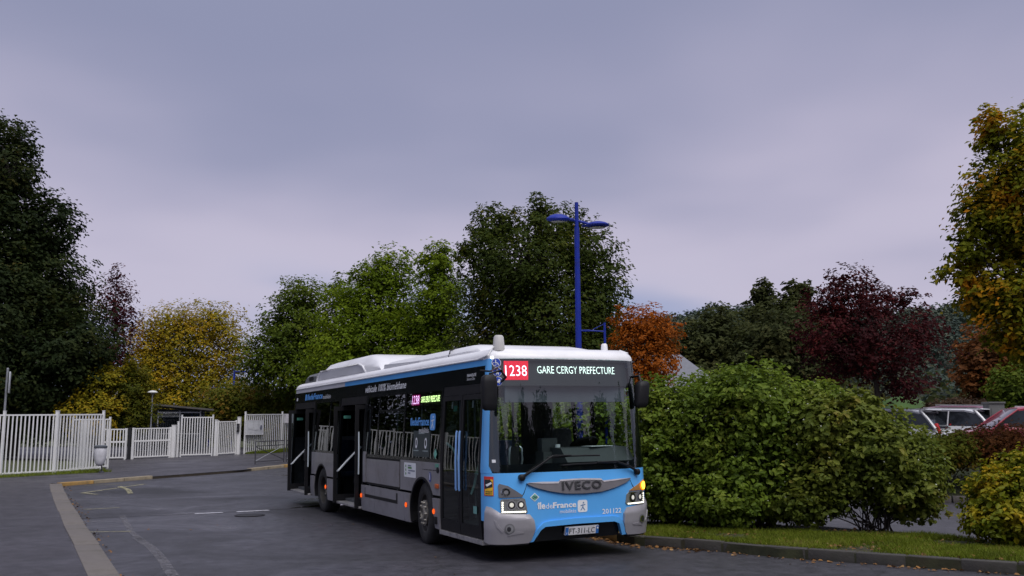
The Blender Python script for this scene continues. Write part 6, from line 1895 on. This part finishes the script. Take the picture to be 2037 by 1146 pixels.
# ---- far wooded hill and the tree belt behind the gates
def hill():
    v, f = [], []
    NX, NY = 60, 14
    def z(x, t):
        u = (x - 40) / 300
        ridge = 34 + 3 * math.sin(x * .012 + 1.1) + 1.5 * math.sin(x * .031) + 1.2 * math.sin(x * .07 + 2)
        ridge += max(0, min(x, 220) - 95) * .075
        ridge *= min(1, max(0.15, (x + 120) / 200)) if x < 80 else 1
        return .5 + ridge * math.sin(min(t, 1) * PI / 2) ** 1.3
    xs = np.linspace(-60, 520, NX); ts = np.linspace(0, 1.0, NY)
    for x in xs:
        for t in ts:
            v.append((x, 170 + 190 * t + .08 * x, z(x, t) - 1.5 * (t == 0)))
    for i in range(NX - 1):
        for k in range(NY - 1):
            f.append((i * NY + k, (i + 1) * NY + k, (i + 1) * NY + k + 1, i * NY + k + 1))
    o = MB().add(v, f).build('hill', pm('hill_ground', (.022, .030, .018), .95, var=.4, scale=.05), smooth=True, recalc=False)
    o['kind'] = 'structure'
    rs = np.random.RandomState(77)
    P, Nn, S, T = [], [], [], []
    for i in range(1500):
        x = rs.uniform(0, 260); t = rs.rand() ** .55
        y = 170 + 190 * t + .08 * x
        zz = z(x, t)
        hgt, rad = rs.uniform(5, 9), rs.uniform(2.6, 4.6)
        k = 75
        d = rs.normal(size=(k, 3)); d /= np.linalg.norm(d, axis=1, keepdims=True)
        q = (.55 + .5 * rs.rand(k))[:, None]
        P.append(np.array([x, y, zz + hgt * .6]) + d * q * np.array([rad, rad, hgt * .55]))
        Nn.append(d * .6 + np.array([0, 0, .7]) + rs.normal(size=(k, 3)) * .5)
        S.append(np.full(k, 1.35) * rs.uniform(.7, 1.3, k)); T.append(np.clip(rs.rand() * .8 + .25 * rs.rand(k) - .05, 0, 1))
    w = leaf_cloud('hill_wood', np.concatenate(P), np.concatenate(Nn), np.concatenate(S), .8, L_FAR, None, 5, np.concatenate(T))
    w['kind'] = 'stuff'; w['label'] = 'far wooded hillside on the right, one mass of trees'
hill()


def belt(name, x0, x1, y0, y1, hmin, hmax, n, mat, seed, label, zb=.5, rad=(2, 3.6), leaf=.8, k=90):
    rs = np.random.RandomState(seed)
    P, Nn, S, T = [], [], [], []
    for i in range(n):
        x, y = rs.uniform(x0, x1), rs.uniform(y0, y1)
        h, r_ = rs.uniform(hmin, hmax), rs.uniform(*rad)
        d = rs.normal(size=(k, 3)); d /= np.linalg.norm(d, axis=1, keepdims=True)
        q = (.4 + .6 * rs.rand(k))[:, None]
        p = np.array([x, y, zb + h * .52]) + d * q * np.array([r_, r_, h * .5])
        P.append(p); Nn.append(d * .6 + np.array([0, 0, .7]) + rs.normal(size=(k, 3)) * .5)
        S.append(leaf * rs.uniform(.6, 1.3, k)); T.append(np.clip(rs.rand() * .7 + .3 * rs.rand(k), 0, 1))
    w = leaf_cloud(name, np.concatenate(P), np.concatenate(Nn), np.concatenate(S), .75, mat, None, seed, np.concatenate(T))
    w['kind'] = 'stuff'; w['label'] = label
belt('far_wood', -75, 30, 96, 125, 4, 8.0, 150, L_GREY, 61, 'belt of far trees closing the view behind the gates and the bus')
belt('fence_undergrowth', -46, -25.5, 36, 48, 3.0, 6.0, 120, L_DARK, 65, 'dark undergrowth behind the left fence', zb=.3, rad=(1.2, 2.4), leaf=.3, k=150)
belt('hedge_undergrowth', -40, -6, 60, 74, 1.6, 3.4, 70, L_DARK, 62, 'dark undergrowth behind the school fence', rad=(1.2, 2.4), leaf=.35, k=120)
belt('slope_scrub', 12, 60, 62, 110, 2.0, 6.0, 110, L_GREY, 63, 'scrub on the slope behind the car park', rad=(1.6, 3.4), leaf=.55)
belt('bank_ground_cover', 6, 20, 22.6, 24.4, .15, .42, 260, L_GREY, 64, 'dark low ground cover on the bank above the back road', zb=.25, rad=(.25, .5), leaf=.07, k=34)

# small green bank behind the car park
def green_bank():
    v, f = [], []
    N, K = 28, 10
    for i in range(N):
        for k in range(K + 1):
            a = 2 * PI * i / N; t = k / K
            q = 1 + .15 * math.sin(3 * a + 1) + .08 * math.sin(5 * a)
            v.append((20.2 + 4.5 * q * t * math.cos(a), 48.5 + 3.5 * q * t * math.sin(a), 0.4 + 2.9 * (math.cos(PI * t) * .5 + .5)))
    for i in range(N):
        j = (i + 1) % N
        for k in range(K):
            f.append((i * (K + 1) + k, i * (K + 1) + k + 1, j * (K + 1) + k + 1, j * (K + 1) + k))
    o = MB().add(v, f).build('grass_bank', pm('bank_turf', (.038, .080, .014), .95, var=.35, scale=1.2, bump=.6, bscale=12), smooth=True)
    o['kind'] = 'structure'
green_bank()

# ---- grass on the island and at the fence foot
def inside(px, py, poly):
    c = np.zeros(len(px), bool)
    j = len(poly) - 1
    for i in range(len(poly)):
        xi, yi = poly[i]; xj, yj = poly[j]
        q = ((yi > py) != (yj > py)) & (px < (xj - xi) * (py - yi) / (yj - yi + 1e-12) + xi)
        c ^= q
        j = i
    return c


L_GRASS = leafmat('grass_blades', [(0.0, (.065, .075, .012)), (.35, (.115, .150, .014)), (.7, (.170, .215, .018)), (.9, (.21, .18, .05)), (1.0, (.20, .13, .06))], nscale=1.4, trans=.3, rough=.6, spread=.45)


def grass(name, poly, n, h, seed, zf, label, avoid=None):
    rs = np.random.RandomState(seed)
    px = np.array([p[0] for p in poly]); py = np.array([p[1] for p in poly])
    x = rs.uniform(px.min(), px.max(), n * 4); y = rs.uniform(py.min(), py.max(), n * 4)
    k = inside(x, y, poly)
    if avoid is not None:
        k &= avoid(x, y, rs)
    x, y = x[k][:n], y[k][:n]
    N = len(x)
    z = np.array([zf(a, b) for a, b in zip(x, y)])
    a = rs.rand(N) * 6.28
    hh = h * (.5 + rs.rand(N)); lean = rs.normal(size=(N, 2)) * .55
    w = .0045 + .004 * rs.rand(N)
    co = np.empty((N, 3, 3))
    co[:, 0] = np.stack([x + np.cos(a) * w, y + np.sin(a) * w, z], 1)
    co[:, 1] = np.stack([x - np.cos(a) * w, y - np.sin(a) * w, z], 1)
    co[:, 2] = np.stack([x + lean[:, 0] * hh, y + lean[:, 1] * hh, z + hh], 1)
    o = fast_mesh(name, co.reshape(-1, 3), 3, np.arange(N * 3), L_GRASS, None, np.repeat(rs.rand(N), 3))
    o['kind'] = 'stuff'; o['label'] = label


def thin(x, y, rs):
    # bare earth under the bushes
    d = np.minimum.reduce([np.hypot((x - bx) / rx, (y - by) / ry) for bx, by, rx, ry in ((2.8, 16.5, 1.3, 1.0), (4.1, 15.8, 1.7, .95), (5.8, 15.1, 1.4, .75), (7.3, 13.2, .95, .75))])
    patchy = np.sin(x * 2.1 + 1) * np.sin(y * 2.7 + x) + .5 * np.sin(x * 5.3) * np.sin(y * 4.1)
    return (d + .25 * rs.rand(len(x)) > 1.0) & (patchy + rs.rand(len(x)) * 1.2 > .22)


front_isle = [(1.5, 15.2), (1.85, 14.4), (2.78, 13.82), (3.65, 13.05), (4.47, 12.51), (5.23, 12.02), (6.1, 11.47), (7.25, 10.84), (8.6, 10.2), (9.4, 12.3), (6.8, 13.6), (6.2, 14.5), (5.0, 15.7), (2.2, 16.6)]
grass('island_grass', front_isle, 70000, .060, 71, lambda x, y: .115, 'short green grass covering the island in front of the bushes', thin)
grass('fence_grass', [(-24, 24.2), (-18.6, 29.2), (-17.1, 31.1), (-16.05, 32.5), (-15.0, 34.4), (-14.2, 33.6), (-14.6, 33.0), (-15.6, 31.9), (-16.7, 30.6), (-18.3, 28.8), (-23.6, 23.9)], 16000, .10, 72, lambda x, y: hz(y) + PAV, 'grass strip along the foot of the left fence')
grass('fence_grass', [(-13.4, 47.2), (-12.2, 47.9), (-11.2, 51.6), (-10.5, 54), (-11.9, 53.9), (-12.5, 51.4)], 9000, .14, 73, lambda x, y: hz(y) + PAV, 'grass tufts along the foot of the right fence')
sheet('grass_verge', [(-24, 24.2), (-18.6, 29.2), (-17.1, 31.1), (-16.05, 32.5), (-15.0, 34.4), (-14.3, 33.6), (-14.7, 33.0), (-15.7, 31.9), (-16.8, 30.6), (-18.4, 28.8), (-23.7, 23.9)], PAV + .004, M_SOIL)

# ---- fallen leaves
L_FALL = leafmat('fallen_leaf', [(0.0, (.075, .045, .022)), (.5, (.19, .10, .042)), (.8, (.30, .15, .05)), (1.0, (.36, .28, .15))], nscale=2, trans=.1, rough=.7, spread=.8)


def litter(name, spots, seed, label, size=.05, z0=.012):
    rs = np.random.RandomState(seed)
    P = np.array(spots)
    Nn = np.array([0, 0, 1.0]) + rs.normal(size=P.shape) * .28
    o = leaf_cloud(name, P + np.array([0, 0, z0]), Nn, size * rs.uniform(.55, 1.35, len(P)), .72, L_FALL, None, seed, rs.rand(len(P)), curl=.12, six=True)
    o['kind'] = 'stuff'; o['label'] = label


def along(pts, n, spread, seed, zf, bias=0.0):
    rs = np.random.RandomState(seed)
    out = []
    P = [np.array(p, float) for p in pts]
    ln = [np.linalg.norm(P[i + 1] - P[i]) for i in range(len(P) - 1)]
    for _ in range(n):
        i = rs.choice(len(ln), p=np.array(ln) / sum(ln))
        q = P[i] + (P[i + 1] - P[i]) * rs.rand()
        d = (P[i + 1] - P[i]) / ln[i]; nn = np.array([d[1], -d[0]])
        q = q + nn * (bias + abs(rs.normal()) * spread)
        out.append((q[0], q[1], zf(q[0], q[1])))
    return out


litter('fallen_leaves', along(ISK[3:12], 190, .13, 81, lambda x, y: 0.0, .02), 81, 'fallen brown leaves lying along the island kerb', .055)
litter('fallen_leaves', along(ISK[3:7], 120, .12, 82, lambda x, y: 0.0, .02), 82, 'fallen leaves heaped by the yellow kerb stone', .06)
rsx = np.random.RandomState(83)
litter('fallen_leaves', [(x, y, .135) for x, y in zip(rsx.uniform(1.9, 7.6, 800), rsx.uniform(11.6, 15.2, 800)) if inside(np.array([x]), np.array([y]), front_isle)[0]], 84, 'leaves scattered over the island grass', .055)
litter('fallen_leaves', [(x, y, .13) for x, y in zip(rsx.normal(6.75, .35, 70), rsx.normal(12.75, .3, 70))], 85, 'fallen leaves on bare earth beside the yellow bush', .07)
litter('fallen_leaves', along(KR[1:], 120, .10, 86, lambda x, y: hz(y), .02), 86, 'dark fallen leaves along the left kerb', .055)
litter('fallen_leaves', [(x, y, 0) for x, y in zip(rsx.uniform(-9, 7, 60), rsx.uniform(8, 19, 60))], 87, 'single leaves lying on the road', .045)
